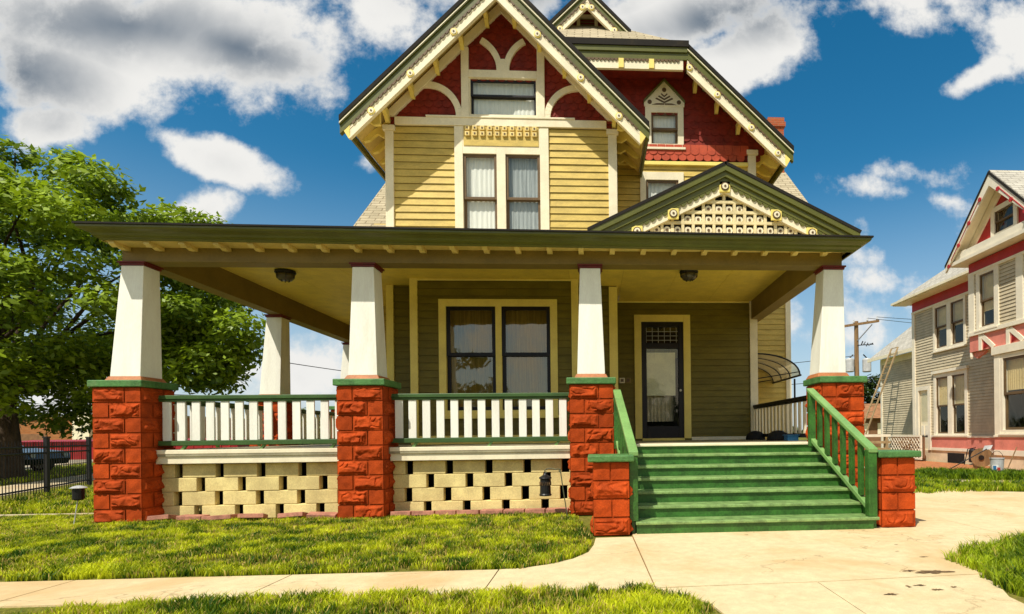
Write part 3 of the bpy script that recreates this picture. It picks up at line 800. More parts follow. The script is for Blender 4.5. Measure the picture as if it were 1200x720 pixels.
# flared bottom course of the red shingles, sunlight put into its brighter red
scales('gable_shingles', Fr((0, yd - .045, 0), (1, 0, 0), (0, -1, 0)), paint('sunlit_red_scale_paint', (.48, .07, .025), rough=.7), H, lambda a, z: .47 < a < 3.25, .4, 3.25, 6.77, 6.99, w=.175, e=.125)
window(H, fw, [(1.12, 1.80)], 4.7, 6.38, (1.0, 1.91, 4.6, 6.54), 5.6, M['trim'], M['brown'], M['glass'], M['curtain'], seed=25, sill=False)
aw = window(H, fw, [(1.245, 1.80)], 7.13, 7.78, (1.12, 1.92, 7.04, 7.90), 7.43, M['trim'], M['brown'], M['glass'], M['curtain'], w=.045, seed=26)
mb = MB(); fpoly(mb, fw, [(1.10, 7.901), (1.94, 7.901), (1.94, 7.98), (1.52, 8.42), (1.10, 7.98)], .0, .05); hd = mb.build('hood', M['trim'], H, bevel=.004)
mb = MB()
for (a, z) in ((1.52, 8.24), (1.215, 7.985), (1.825, 7.985)): fpoly(mb, fw, [(a + .045 * math.cos(R(t)), z + .045 * math.sin(R(t))) for t in range(0, 360, 30)], .0505, .058)
for k in range(4):
    zc = 7.93 + k * .062
    for s in (-1, 1):
        a0 = 1.52 + s * .02; L_ = .26 - k * .062
        if L_ < .05: continue
        fpoly(mb, fw, [(1.52 + s * .005, zc), (1.52 + s * .005, zc + .03), (1.52 + s * L_ * .62, zc + .03 + L_ * .0 + .0), (1.52 + s * L_, zc)][::s], .0505, .056) if k == 0 else fpoly(mb, fw, [(1.52, zc - .03), (1.52, zc + .005), (1.52 + s * L_ * .8, zc + .035 + L_ * .25), (1.52 + s * L_ * .95, zc + .012 + L_ * .25)][::s], .0505, .056)
mb.build('hood_pattern', M['brown'], hd)
mb = MB()
for s in (-1, 1):
    fpoly(mb, fw, [(1.52, 8.42), (1.52 + s * .43, 7.97), (1.52 + s * .43, 8.01), (1.52, 8.465)][::-s], .0, .09)
mb.build('hood_edge', M['gutter'], hd)
# frieze along the rake
KY = 3.4; jz, jx, ez, ex = 8.82, 2.03, 6.82, 4.15; ridge = 10.75; ry = KY + 2.05
for s in (-1, 1):
    q = [(CX + s * jx, KY, jz), (CX + s * ex, KY, ez), (CX + s * ex, 12, ez), (CX, 12, ridge), (CX, ry, ridge)]
    slope_roof(q if s < 0 else q[::-1], .05, M['shingle'])
q = [(CX - jx, KY - .02, jz), (CX + jx, KY - .02, jz), (CX, ry, ridge)]
slope_roof(q, .05, M['shingle'])
sl2 = (jz - ez) / (ex - jx)
rake(front(KY), CX, jz + sl2 * jx - .04, ex, sl2 * ex, flat=jx, side=(1,), rosettes=(.02, .28, .6, .85), wallgap=.6, board_=.24)
# horizontal cut-off eave of the jerkinhead
fk = front(KY)
mb = MB(); fbox(mb, fk, CX - jx - .03, CX + jx + .03, jz - .10, jz + .02, -.05, .09); mb.build('roof_edge', M['roofedge'], H)
mb = MB(); fbox(mb, fk, CX - jx, CX + jx, jz - .20, jz - .101, -.05, .065); fbox(mb, fk, CX - jx, CX + jx, jz - .33, jz - .201, -.05, .035); jb = mb.build('bargeboard', M['gutter'], H)
mb = MB(); fbox(mb, fk, CX - jx, CX + jx - .08, jz - .52, jz - .331, -.04, .022); mb.build('fascia', M['trim'], jb)
mb = MB(); scallop(mb, fk, lambda q: (q, jz - .332), CX - jx + .1, CX + jx - .15, .075, .042, .0225, .042, 1); mb.build('beading', M['brown'], jb)
for a in (.6, 1.2): 
    mb = MB(); fbox(mb, fk, a - .05, a + .05, jz - .515, jz - .335, .0225, .05); mb.build('block', M['porch_trim'], jb)
mb = MB(); mb.quad((CX - jx, KY, jz - .34), (CX + jx, KY, jz - .34), (CX + jx, yd, jz - .34), (CX - jx, yd, jz - .34)); mb.build('soffit', M['shingle_red'], H)
# right eave board
mb = MB(); mb.box(CX + ex - .02, CX + ex + .02, KY + .03, 9, ez - .17, ez - .02); mb.build('eave_board', M['gutter'], H)
y = 4.1
while y < 6:
    o = MB(); xs = 3.44; zz = ez
    o.ext([(xs, y, zz + .34), (xs, y, zz - .04), (xs + .12, y, zz - .05), (xs + .2, y, zz + .03), (xs + .36, y, zz - .06), (xs + .5, y, zz - .08), (xs + .56, y, zz + .0), (xs + .5, y, zz + .05)], (0, .07, 0)); o.build('bracket', M['porch_trim'], H); y += .42
# gablet with louvred vent on top of the hip
ga, gz, gh, gs = -.06, 10.62, .93, .98; GY = 4.35
for s in (-1, 1):
    q = [(ga, GY - .02, gz), (ga + s * gh, GY - .02, gz - gs * gh), (ga + s * gh, 7, gz - gs * gh), (ga, 7, gz)]
    slope_roof(q if s < 0 else q[::-1], .04, M['shingle'])
rake(front(GY), ga, gz - .03, gh, gs * gh, crown=.22, board_=.19, rosettes=(.1, .62), wallgap=.4, outlook=0)
fv = front(4.78)
mb = MB(); fpoly(mb, fv, [(ga - .85, 9.5), (ga + .85, 9.5), (ga, gz - .1)], -.05, 0); mb.build('gablet_wall', M['shingle_red'], H)
mb = MB(); vx0, vx1, vz0, vz1 = ga - .16, ga + .16, 9.92, 10.27
fbox(mb, fv, vx0 - .07, vx0, vz0 - .06, vz1 + .06, .0, .05); fbox(mb, fv, vx1, vx1 + .07, vz0 - .06, vz1 + .06, .0, .05); fbox(mb, fv, vx0, vx1, vz0 - .06, vz0, .0, .05); fbox(mb, fv, vx0, vx1, vz1, vz1 + .06, .0, .05)
vt = mb.build('vent', M['trim'], H)
mb = MB()
for i in range(6):
    z = vz0 + .01 + i * .058; mb.hexa([fv.p(vx0, z, .035), fv.p(vx1, z, .035), fv.p(vx1, z + .035, .005), fv.p(vx0, z + .035, .005), fv.p(vx0, z + .008, .037), fv.p(vx1, z + .008, .037), fv.p(vx1, z + .043, .007), fv.p(vx0, z + .043, .007)])
mb.build('louvre', M['beam'], vt)

# ---- cross gable behind, right and left wings, chimney
fr6 = front(6.0)
siding('wall', fr6, 3.43, 4.75, 0, 6.9, M['siding'], H, seed=31); board(fr6, 4.72, 4.85, 0, 6.9)
siding('wall', right(4.84), 6.0, 11, 0, 6.9, M['siding'], H, seed=32)
siding('wall', front(4.5), -4.6, -3.73, FZ, 5.6, M['siding'], H, seed=33); siding('wall', left(-4.6), -11, -4.5, 0, 5.6, M['siding'], H, seed=34)
cy, cz, csl = 8.7, 9.45, .92
slope_roof([(-5.0, 4.0, cz - csl * 4.7), (.0, 4.0, cz - csl * 4.7), (0, cy, cz), (-5.0, cy, cz)], .05, M['shingle'])
slope_roof([(.0, 5.5, cz - csl * 3.2), (5.2, 5.5, cz - csl * 3.2), (5.2, cy, cz), (0, cy, cz)], .05, M['shingle'])
slope_roof([(5.2, 12, cz - csl * 3.3), (-5.0, 12, cz - csl * 3.3), (-5.0, cy, cz), (5.2, cy, cz)], .05, M['shingle'])
mb = MB(); mb.ext([(-4.6, 4.6, 5.4), (-4.6, 11.6, 6.6), (-4.6, cy, cz - .1)], (.03, 0, 0)); mb.build('wall', M['siding'], H)
mb = MB(); mb.ext([(4.8, 6.0, 6.8), (4.8, 11.4, 6.8), (4.8, cy, cz - .1)], (.03, 0, 0)); mb.build('wall', M['siding'], H)
mb = MB(); mb.box(4.74, 5.16, 7.2, 7.64, 7.2, 9.30); ch = mb.build('chimney', M['chimney'], H)
mb = MB(); mb.box(4.70, 5.20, 7.16, 7.68, 9.302, 9.42); mb.box(4.73, 5.17, 7.19, 7.65, 9.421, 9.55); mb.build('chimney_cap', M['chimney'], ch)
# ---- pediment over the steps
fp = front(.02); pc, pz, ph = 1.83, 4.80, 1.78; psl = .49; zb = 3.80
for s in (-1, 1):
    q = [(pc, -.12, pz + .02), (pc + s * (ph + .12), -.12, pz - psl * (ph + .12) + .02), (pc + s * (ph + .12), 2.6, pz - psl * (ph + .12) + .02), (pc, 2.6, pz + .02)]
    slope_roof(q if s < 0 else q[::-1], .04, M['roofedge'], soff=False)
    g = MB(); Z = lambda a: pz - psl * a
    def st(mb, v0, v1, d0, d1, i0, i1):
        pts = [(pc + s * i0, Z(i0) - v0), (pc + s * i1, Z(i1) - v0), (pc + s * i1, max(zb, Z(i1) - v1)), (pc + s * i0, Z(i0) - v1)]
        if Z(i1) - v1 < zb:
            ia = (pz - v1 - zb) / psl
            pts = [(pc + s * i0, Z(i0) - v0), (pc + s * i1, Z(i1) - v0), (pc + s * i1, zb), (pc + s * ia, zb), (pc + s * i0, Z(i0) - v1)]
        fpoly(mb, fp, pts if s > 0 else pts[::-1], d0, d1)
    st(g, .025, .10, -.02, .13, 0, ph + .1); st(g, .101, .175, -.02, .10, 0, ph); st(g, .176, .245, -.02, .07, 0, ph - .1)
    pb = g.build('pediment_crown', M['gutter'], H)
    g = MB(); st(g, .246, .375, -.02, .045, 0, ph - .28); pf = g.build('pediment_fascia', M['trim'], H, bevel=.003)
    b = MB(); scallop(b, fp, lambda q: (pc + s * q, Z(q) - .247), .1, ph - .4, .085, .045, .046, .064, s)
    b.build('beading', M['gutter'], pf)
    for a in ((0.0, .72, 1.22) if s > 0 else (.72, 1.22)):
        cz_ = Z(a) - (.33 if a else .30)
        o = MB(); fbox(o, fp, pc + s * a - .075, pc + s * a + .075, cz_ - .075, cz_ + .075, .0455, .070); ro = o.build('rosette', M['porch_trim'], pf, bevel=.006)
        for rr, d0, d1, m_ in ((.058, .0705, .078, 'brown'), (.042, .0785, .088, 'trim'), (.016, .0885, .094, 'brown')):
            o = MB(); fpoly(o, fp, [(pc + s * a + rr * math.cos(R(t)), cz_ + rr * math.sin(R(t))) for t in range(0, 360, 30)], d0, d1); o.build('rosette_ring', M[m_], pf)
# lattice panel: cream bars over a dark board, a turned button in every square
mb = MB(); fpoly(mb, fp, [(pc - 1.28, zb), (pc + 1.28, zb), (pc, pz - .30)], -.06, -.03); lp = mb.build('pediment_panel', M['dark'], H)
bars = MB(); but = MB(); bu2 = MB(); cell = .145
rows = [3.875, 4.02, 4.165, 4.31]
hw = lambda z: max(0, (pz - .33 - z) / psl)
for z in [3.825] + [q - .02 + .0 for q in rows[1:]] + [4.40]:
    w0 = hw(z + .045)
    if w0 > .05: fbox(bars, fp, pc - w0, pc + w0, z, z + .040, -.03, .01)
for i in range(-9, 10):
    a = pc + (i + .5) * cell - cell / 2 + .0
    zt_ = pz - .33 - psl * (abs(a - pc) + .03)
    if zt_ > 3.88: fbox(bars, fp, a - .020, a + .020, 3.826, zt_, -.03, .0085)
for z in (3.922, 4.072, 4.216):
    for i in range(-9, 10):
        a = pc + (i + .5) * cell
        if abs(a - pc) < hw(z + .06) - .04:
            but = MB(); bu2 = MB()
            fpoly(but, fp, [(a + .050 * math.cos(R(t)), z + .0 + .050 * math.sin(R(t))) for t in range(0, 360, 30)], -.03, -.012)
            fpoly(bu2, fp, [(a + .02 * math.cos(R(t)), z + .0 + .02 * math.sin(R(t))) for t in range(0, 360, 45)], -.012, -.004)
            but.build('button', M['trim'], lp); bu2.build('button_centre', M['brown'], lp)
bars.build('lattice', paint('lattice_paint', (.84, .70, .38)), lp)

# ---- awning on the side wall
aw = MB(); ribs = MB(); n = 10
prof = [(3.45 + .95 * math.sin(R(90 * i / n)) * 1.0, 2.22 + .0 + .66 * (1 - (1 - math.cos(R(90 * (1 - i / n)))) ** 1.0 * 1.0 - 0) * 0 + .62 * math.cos(R(75 * i / n)) - .06) for i in range(n + 1)]
for i in range(n):
    aw.quad((prof[i][0], 4.15, prof[i][1]), (prof[i + 1][0], 4.15, prof[i + 1][1]), (prof[i + 1][0], 5.95, prof[i + 1][1]), (prof[i][0], 5.95, prof[i][1]))
ao = aw.build('awning', M['awn'], H)
for y in (4.15, 4.75, 5.35, 5.95): ribs.tube([(p[0], y, p[1] + .006) for p in prof], .018, 6)
ribs.tube([(prof[-1][0], 4.1, prof[-1][1]), (prof[-1][0], 6.0, prof[-1][1])], .022, 6); ribs.tube([(3.45, 4.1, prof[0][1]), (3.45, 6.0, prof[0][1])], .018, 6)
for y in (4.15, 5.95): ribs.tube([(3.45, y, 2.25), (prof[-2][0], y, prof[-2][1])], .012, 6)
ribs.tube([(4.30, 4.2, .0), (4.30, 4.2, 2.25)], .02, 6)
ribs.build('awning_frame', M['lid'], ao)

# ================================================================= THINGS BY THE PORCH
def bowl_light(x, y, label):
    t = thing('ceiling_light', label, 'lamp', (x, y, CEIL), 'lamps on the porch ceiling')
    m = MB(); m.lathe([(.02, 0), (.15, 0), (.16, -.03), (.15, -.05)][::-1], (x, y, CEIL - .001), 20); m.build('canopy', M['lid'], t, smooth=False)
    m = MB(); m.lathe([(.03, -.17), (.10, -.155), (.135, -.11), (.14, -.055)], (x, y, CEIL - .0), 20); m.build('globe', paint('smoked_glass', (.09, .075, .05), rough=.25, spec=.6), t, smooth=True)
    for k in range(6):
        q = k * math.pi / 3; m = MB(); m.tube([(x + .142 * math.cos(q), y + .142 * math.sin(q), CEIL - .05), (x + .14 * math.cos(q), y + .14 * math.sin(q), CEIL - .11), (x + .05 * math.cos(q), y + .05 * math.sin(q), CEIL - .178)], .008, 5); m.build('strap', M['lid'], t)
bowl_light(-5.06, 1.9, 'black flush lamp on the porch ceiling, near the left corner')
bowl_light(1.62, 1.75, 'black flush lamp on the porch ceiling in front of the door')

def dome(x, y, label):
    m = MB(); m.lathe([(.19, 0), (.19, .03), (.18, .07), (.15, .125), (.09, .165), (.02, .178)], (x, y, FZ + .001), 24)
    tag(m.build('pot', M['rubber'], smooth=True), label, 'pot', 'dark pots under the side railing')
dome(3.19, 3.35, 'dark upturned pot on the porch floor nearer the house wall')
dome(3.17, 1.9, 'dark upturned pot on the porch floor nearer the right pier')
m = MB(); m.box(3.12, 3.30, 1.25, 1.45, FZ + .001, FZ + .085); m.box(3.1, 3.32, 1.23, 1.47, FZ + .086, FZ + .105)
tag(m.build('box', M['plastic_blue'], bevel=.01), 'small blue tub on the porch floor behind the right stair railing', 'box')

# lantern on a shepherd's hook
t = thing('garden_lantern', 'black pierced lantern hanging on a thin hooked stake beside the middle pier', 'lantern', (-.40, -.26, 0))
m = MB(); lx, ly = -.66, -.22
hook = [(-.37, -.26, 0), (-.42, -.25, .35), (-.455, -.24, .60), (-.465, -.24, .64), (-.49, -.24, .655), (-.52, -.235, .645), (-.56, -.23, .655), (-.60, -.225, .662), (-.64, -.22, .655), (-.668, -.22, .63), (-.66, -.22, .605), (-.635, -.22, .61)]
m.tube(hook, .008, 6); m.tube([(-.455, -.24, .60), (-.48, -.238, .625), (-.462, -.24, .65), (-.448, -.24, .63)], .007, 5)
m.build('stake', paint('aged_iron', (.12, .12, .06), rough=.6), t)
m = MB(); m.lathe([(.078, .30), (.082, .315), (.072, .33), (.068, .52), (.085, .53), (.08, .545), (.03, .575), (.012, .60)], (lx, ly, 0), 16); m.build('lantern_body', M['lid'], t)
m = MB(); zz_ = [(lx + .0735 * math.cos(math.pi * k / 16), ly + .0735 * math.sin(math.pi * k / 16), .46 + .022 * (1 if k % 2 else -1)) for k in range(33)]
m.tube(zz_, .005, 4); m.build('pierced_pattern', M['pole'], t)
m = MB(); m.tube([(lx - .03, ly, .55), (lx - .01, ly, .62), (lx + .01, ly, .62), (lx + .03, ly, .55)], .005, 5); m.build('handle', M['lid'], t)
# path light left
t = thing('path_light', 'black path light with pale lid on a thin stake left of the corner pier', 'lamp', (-6.66, -.04, 0))
m = MB(); m.tube([(-6.72, -.05, 0), (-6.67, -.04, .36)], .006, 6); m.build('stake', M['galv'], t)
m = MB(); m.lathe([(.045, .33), (.062, .345), (.062, .47), (.055, .48)], (-6.665, -.04, 0), 14); m.build('lamp_body', M['lid'], t)
m = MB(); m.lathe([(.085, .481), (.09, .49), (.055, .51), (.015, .52)], (-6.665, -.04, 0), 16); m.build('lid', M['galv'], t)

# loose edging bricks along the pierced walls
r = random.Random(12)
edg = [(XL + .42, 'short'), (XL + .85, ''), (XL + 1.22, ''), (XL + 1.62, ''), (XL + 2.15, ''), (XL + 2.55, '')]
words = ['tilted edging brick against the corner pier', 'edging brick lying flat near the corner pier', 'edging brick tilted towards the lawn, third from the corner pier', 'edging brick under the left wall, fourth from the corner pier', 'edging brick half sunk in grass under the left wall', 'edging brick beside the second pier, left of it']
for (x, _), w in zip(edg, words):
    m = MB(); a = r.uniform(-.25, .25); L_ = r.uniform(.15, .2); c = Matrix.Translation((x, .12 + r.uniform(-.03, .03), .055)) @ Matrix.Rotation(a, 4, 'Z') @ Matrix.Rotation(r.uniform(-.25, .1), 4, 'X') @ Matrix.Rotation(r.uniform(-.08, .08), 4, 'Y')
    vs = [c @ Vector((sx * L_, sy * .09, sz * .03)) for sz in (-1, 1) for sx, sy in ((-1, -1), (1, -1), (1, 1), (-1, 1))]
    m.hexa(vs); tag(m.build('edging_brick', M['edging'], bevel=.008), 'reddish ' + w, 'brick', 'edging bricks along the porch wall')
x = XM + .36; k = 0
while x < XR - .5:
    L_ = r.uniform(.26, .32); m = MB(); c = Matrix.Translation((x + L_ / 2, .17 + r.uniform(-.01, .01), .05)) @ Matrix.Rotation(r.uniform(-.03, .03), 4, 'Z') @ Matrix.Rotation(r.uniform(-.12, .0), 4, 'X')
    vs = [c @ Vector((sx * L_ / 2, sy * .10, sz * .032)) for sz in (-1, 1) for sx, sy in ((-1, -1), (1, -1), (1, 1), (-1, 1))]
    m.hexa(vs)
    lab = ['first', 'second', 'third', 'fourth', 'fifth', 'sixth', 'seventh', 'eighth', 'ninth', 'tenth'][k]
    tag(m.build('edging_brick', M['edging'], bevel=.008), 'pinkish edging brick in a row under the right pierced wall, %s from the second pier' % lab, 'brick', 'edging bricks along the porch wall')
    x += L_ + .015; k += 1

# ================================================================= GROUND
m, nt, b = newmat('lawn_soil')
pos = nt.n('ShaderNodeNewGeometry').outputs['Position']
n1 = nt.noise(pos, .9, 6, .65); n2 = nt.noise(pos, 14, 4, .7); n3 = nt.noise(pos, 90, 2)
c = nt.mix(nt.sstep(nt.math('ADD', nt.math('MULTIPLY', n2, .6), nt.math('MULTIPLY', n3, .4)), .32, .68), (.07, .085, .012), (.24, .22, .035))
c = nt.mix(nt.sstep(n1, .5, .75, 0, .55), c, (.34, .23, .075))
nt.l(c, b.inputs['Base Color']); b.inputs['Roughness'].default_value = .95; b.inputs['Specular IOR Level'].default_value = .1
bp = nt.n('ShaderNodeBump'); bp.inputs['Strength'].default_value = .8; bp.inputs['Distance'].default_value = .03; nt.l(n2, bp.inputs['Height']); nt.l(bp.outputs[0], b.inputs['Normal'])
M['soil'] = m
m = MB(); m.box(-900, 900, -60, 1500, -.6, -.012); tag(m.build('ground', M['soil']), kind='structure')

def concrete(name, base, joint_dirs=()):
    m, nt, b = newmat(name)
    pos = nt.n('ShaderNodeNewGeometry').outputs['Position']
    n1 = nt.noise(pos, .8, 6, .65, .5); n2 = nt.noise(pos, 9, 5, .7); n3 = nt.noise(pos, 160, 2)
    c = nt.mix(nt.sstep(n2, .25, .75), tuple(q * .86 for q in base), tuple(min(.9, q * 1.1) for q in base))
    c = nt.mix(nt.sstep(n1, .42, .72, 0, .7), c, (base[0] * .80, base[1] * .60, base[2] * .40))
    c = nt.mix(nt.sstep(nt.noise(pos, 34, 6, .75), .5, .72, 0, .35), c, tuple(q * .55 for q in base))
    c = nt.mix(nt.sstep(n3, .35, .7, 0, .38), c, tuple(q * .55 for q in base))
    vo = nt.n('ShaderNodeTexVoronoi'); vo.feature = 'DISTANCE_TO_EDGE'; vo.inputs['Scale'].default_value = .55
    dp = nt.n('ShaderNodeVectorMath', operation='ADD'); nn = nt.n('ShaderNodeTexNoise'); nn.inputs['Scale'].default_value = 3.5; nn.inputs['Detail'].default_value = 6; nt.l(pos, nn.inputs['Vector'])
    sc_ = nt.n('ShaderNodeVectorMath', operation='SCALE'); sc_.inputs['Scale'].default_value = .5; nt.l(nn.outputs['Color'], sc_.inputs[0]); nt.l(pos, dp.inputs[0]); nt.l(sc_.outputs[0], dp.inputs[1]); nt.l(dp.outputs[0], vo.inputs['Vector'])
    ck = nt.math('MULTIPLY', nt.sstep(vo.outputs['Distance'], .0015, .006, 1, 0), nt.sstep(n1, .44, .56)); c = nt.mix(nt.math('MULTIPLY', ck, .35), c, (.16, .09, .04))
    # old dark spills, scattered
    sp = nt.noise(pos, 2.3, 3, .6, 1.2); c = nt.mix(nt.sstep(sp, .735, .76, 0, .75), c, (.09, .055, .025))
    nt.l(c, b.inputs['Base Color']); b.inputs['Roughness'].default_value = .85; b.inputs['Specular IOR Level'].default_value = .25
    bp = nt.n('ShaderNodeBump'); bp.inputs['Strength'].default_value = .35; bp.inputs['Distance'].default_value = .004
    nt.l(nt.math('ADD', n3, n2), bp.inputs['Height']); nt.l(bp.outputs[0], b.inputs['Normal'])
    return m
M['conc'] = concrete('warm_concrete', (.78, .63, .36))
M['conc2'] = concrete('pale_concrete', (.66, .54, .34))
M['joint'] = paint('joint_dirt', (.26, .15, .05), rough=.95)
M['stain'] = paint('dark_stain', (.20, .12, .05), rough=.9, var=.6, scale=14, fine=80)
# concrete slabs, butted with narrow dirt joints between them
def slab(mb, pts, z=.0):
    cx = sum(p[0] for p in pts) / len(pts); cyy = sum(p[1] for p in pts) / len(pts)
    q = []
    for x, y in pts:
        dx, dy = cx - x, cyy - y; L_ = math.hypot(dx, dy); q.append((x + dx / L_ * .006, y + dy / L_ * .006))
    mb.ext([(x, y, z) for x, y in q], (0, 0, -.08))
WY0, WY1 = -3.76, -3.06
def curve(t0, t1, n, cx, cyy, r_): return [(cx + r_ * math.cos(R(t0 + (t1 - t0) * i / n)), cyy + r_ * math.sin(R(t0 + (t1 - t0) * i / n))) for i in range(n + 1)]
m = MB()
xs = [-14, -9.2, -7.4, -5.75, -4.1, -2.45, -.80]
for a, b_ in zip(xs, xs[1:]): slab(m, [(a, WY0 + rnd.uniform(-.01, .01)), (b_, WY0), (b_, WY1), (a, WY1)])
slab(m, [(-.80, WY0), (.42, WY0), (.39, -1.70), (.0, -1.72), (-.02, -2.1), (-.07, -2.45), (-.2, -2.72), (-.42, -2.93), (-.62, -3.03), (-.80, WY1)])
tag(m.build('walkway', M['conc']), kind='structure')
m = MB()
slab(m, [(.42, WY0 + .02), (1.62, -3.70), (3.0, -3.60), (3.12, -3.0), (3.5, -2.72), (4.3, -2.34), (4.3, -1.05), (.39, -1.05)])
slab(m, [(4.3, -2.34), (9.5, -1.2), (9.5, 1.0), (7.2, 2.0), (5.6, 4.0), (5.0, 6), (3.66, 6), (3.66, -1.05), (4.3, -1.05)])
tag(m.build('entrance_pavement', M['conc']), kind='structure')
m = MB()
slab(m, [(.80, -4.55), (.72, -4.1), (.43, WY0), (1.0, -3.73), (1.62, -3.71), (1.62, -5.2), (.85, -5.2)]); slab(m, [(1.62, -3.71), (3.0, -3.61), (2.72, -4.2), (2.66, -4.7), (2.66, -5.2), (1.62, -5.2)])
slab(m, [(.85, -5.2), (2.66, -5.2), (2.66, -12), (.85, -12)])
tag(m.build('front_walk', M['conc']), kind='structure')
m = MB(); m.box(-14, 9.4, -12, 6, -.05, -.008)
m = MB()
for x0, x1, y0, y1 in ((-14, .43, WY0, WY1), (.4, 4.3, -3.74, -3.55), (.37, .47, -3.74, -1.1), (1.59, 1.65, -9, -3.7), (.84, 2.68, -5.25, -5.15), (4.25, 4.35, -2.3, -1.06)): m.box(x0 + .02, x1 - .02, y0 + .015, y1 - .015, -.05, -.008)
tag(m.build('joint_soil', M['joint']), kind='structure')
# spills and shallow worn marks on the pavement
def blob(cx, cyy, rx, ry, seed, z=.004):
    q = random.Random(seed); n = 30; k = [q.uniform(.3, 1.1) for _ in range(n)]
    return [(cx + rx * math.cos(2 * math.pi * i / n) * k[i], cyy + ry * math.sin(2 * math.pi * i / n) * k[i], z) for i in range(n)]
m = MB()
for i, (x, y, rx, ry) in enumerate(((2.62, -3.52, .16, .06), (2.45, -3.47, .07, .03), (1.98, -4.08, .05, .03), (2.35, -4.0, .05, .025), (2.30, -3.88, .06, .02), (2.5, -3.95, .03, .02), (2.85, -3.0, .05, .015), (2.75, -2.75, .03, .012), (2.9, -2.45, .03, .01), (2.2, -3.9, .02, .04), (1.62, -1.75, .03, .01))): m.poly(blob(x, y, rx, ry, i))
tag(m.build('pavement_stain', M['stain']), kind='structure')

# side walk and street beyond the fence, neighbour's driveway and beds
def strip(mb, pts, w, z):
    for (a, b_) in zip(pts, pts[1:]):
        a, b_ = Vector((*a, z)), Vector((*b_, z)); d = (b_ - a).normalized(); nn = Vector((-d.y, d.x, 0)) * w / 2
        mb.ext([a - nn, b_ - nn, b_ + nn, a + nn], (0, 0, -.05))
F0, F1 = Vector((-9.2, -.1, 0)), Vector((-12.1, 6.6, 0)); fd_ = (F1 - F0).normalized(); fn = Vector((-fd_.y, fd_.x, 0))
off = lambda k, s: tuple((F0 + fd_ * s + fn * k)[:2])
m = MB(); strip(m, [off(1.4, -20), off(1.4, 60)], 1.3, .0); tag(m.build('sidewalk', M['conc2']), kind='structure')
m = MB(); strip(m, [off(9.2, -40), off(9.2, 120)], 7.5, .0); tag(m.build('road', paint('asphalt_pale', (.36, .30, .20), rough=.95, var=.2, fine=60)), kind='structure')
m = MB(); strip(m, [off(5.3, -40), off(5.3, 120)], .2, .1); tag(m.build('kerb', M['conc2']), kind='structure')
m = MB(); m.box(-9.6, -6.75, .95, 1.06, -.05, .03); m.box(-9.5, -6.3, -.72, -.60, -.05, .015); tag(m.build('garden_kerb', M['conc2']), kind='structure')

# ---------------------------------------------------------------- grass blades
gm, nt, b = newmat('grass_blade')
at = nt.n('ShaderNodeAttribute', attribute_name='Col')
nt.l(at.outputs['Color'], b.inputs['Base Color']); b.inputs['Roughness'].default_value = .5; b.inputs['Specular IOR Level'].default_value = .25
out = gm.node_tree.nodes['Material Output']
tl = nt.n('ShaderNodeBsdfTranslucent'); nt.l(at.outputs['Color'], tl.inputs[0]); mx = nt.n('ShaderNodeMixShader'); mx.inputs[0].default_value = .35
nt.l(b.outputs[0], mx.inputs[1]); nt.l(tl.outputs[0], mx.inputs[2]); nt.l(mx.outputs[0], out.inputs[0])
M['blade'] = gm
rng = np.random.default_rng(5)
def lattice_noise(x, y, s, seed):
    g = np.random.default_rng(seed).random((257, 257))
    u = (x * s) % 256; v = (y * s) % 256; i = u.astype(int); j = v.astype(int); fx = u - i; fy = v - j
    fx = fx * fx * (3 - 2 * fx); fy = fy * fy * (3 - 2 * fy)
    return (g[i, j] * (1 - fx) + g[i + 1, j] * fx) * (1 - fy) + (g[i, j + 1] * (1 - fx) + g[i + 1, j + 1] * fx) * fy
def in_poly(x, y, poly):
    ins = np.zeros(len(x), bool); n = len(poly)
    for i in range(n):
        x0, y0 = poly[i]; x1, y1 = poly[(i + 1) % n]
        c = ((y0 > y) != (y1 > y)) & (x < (x1 - x0) * (y - y0) / (y1 - y0 + 1e-12) + x0); ins ^= c
    return ins
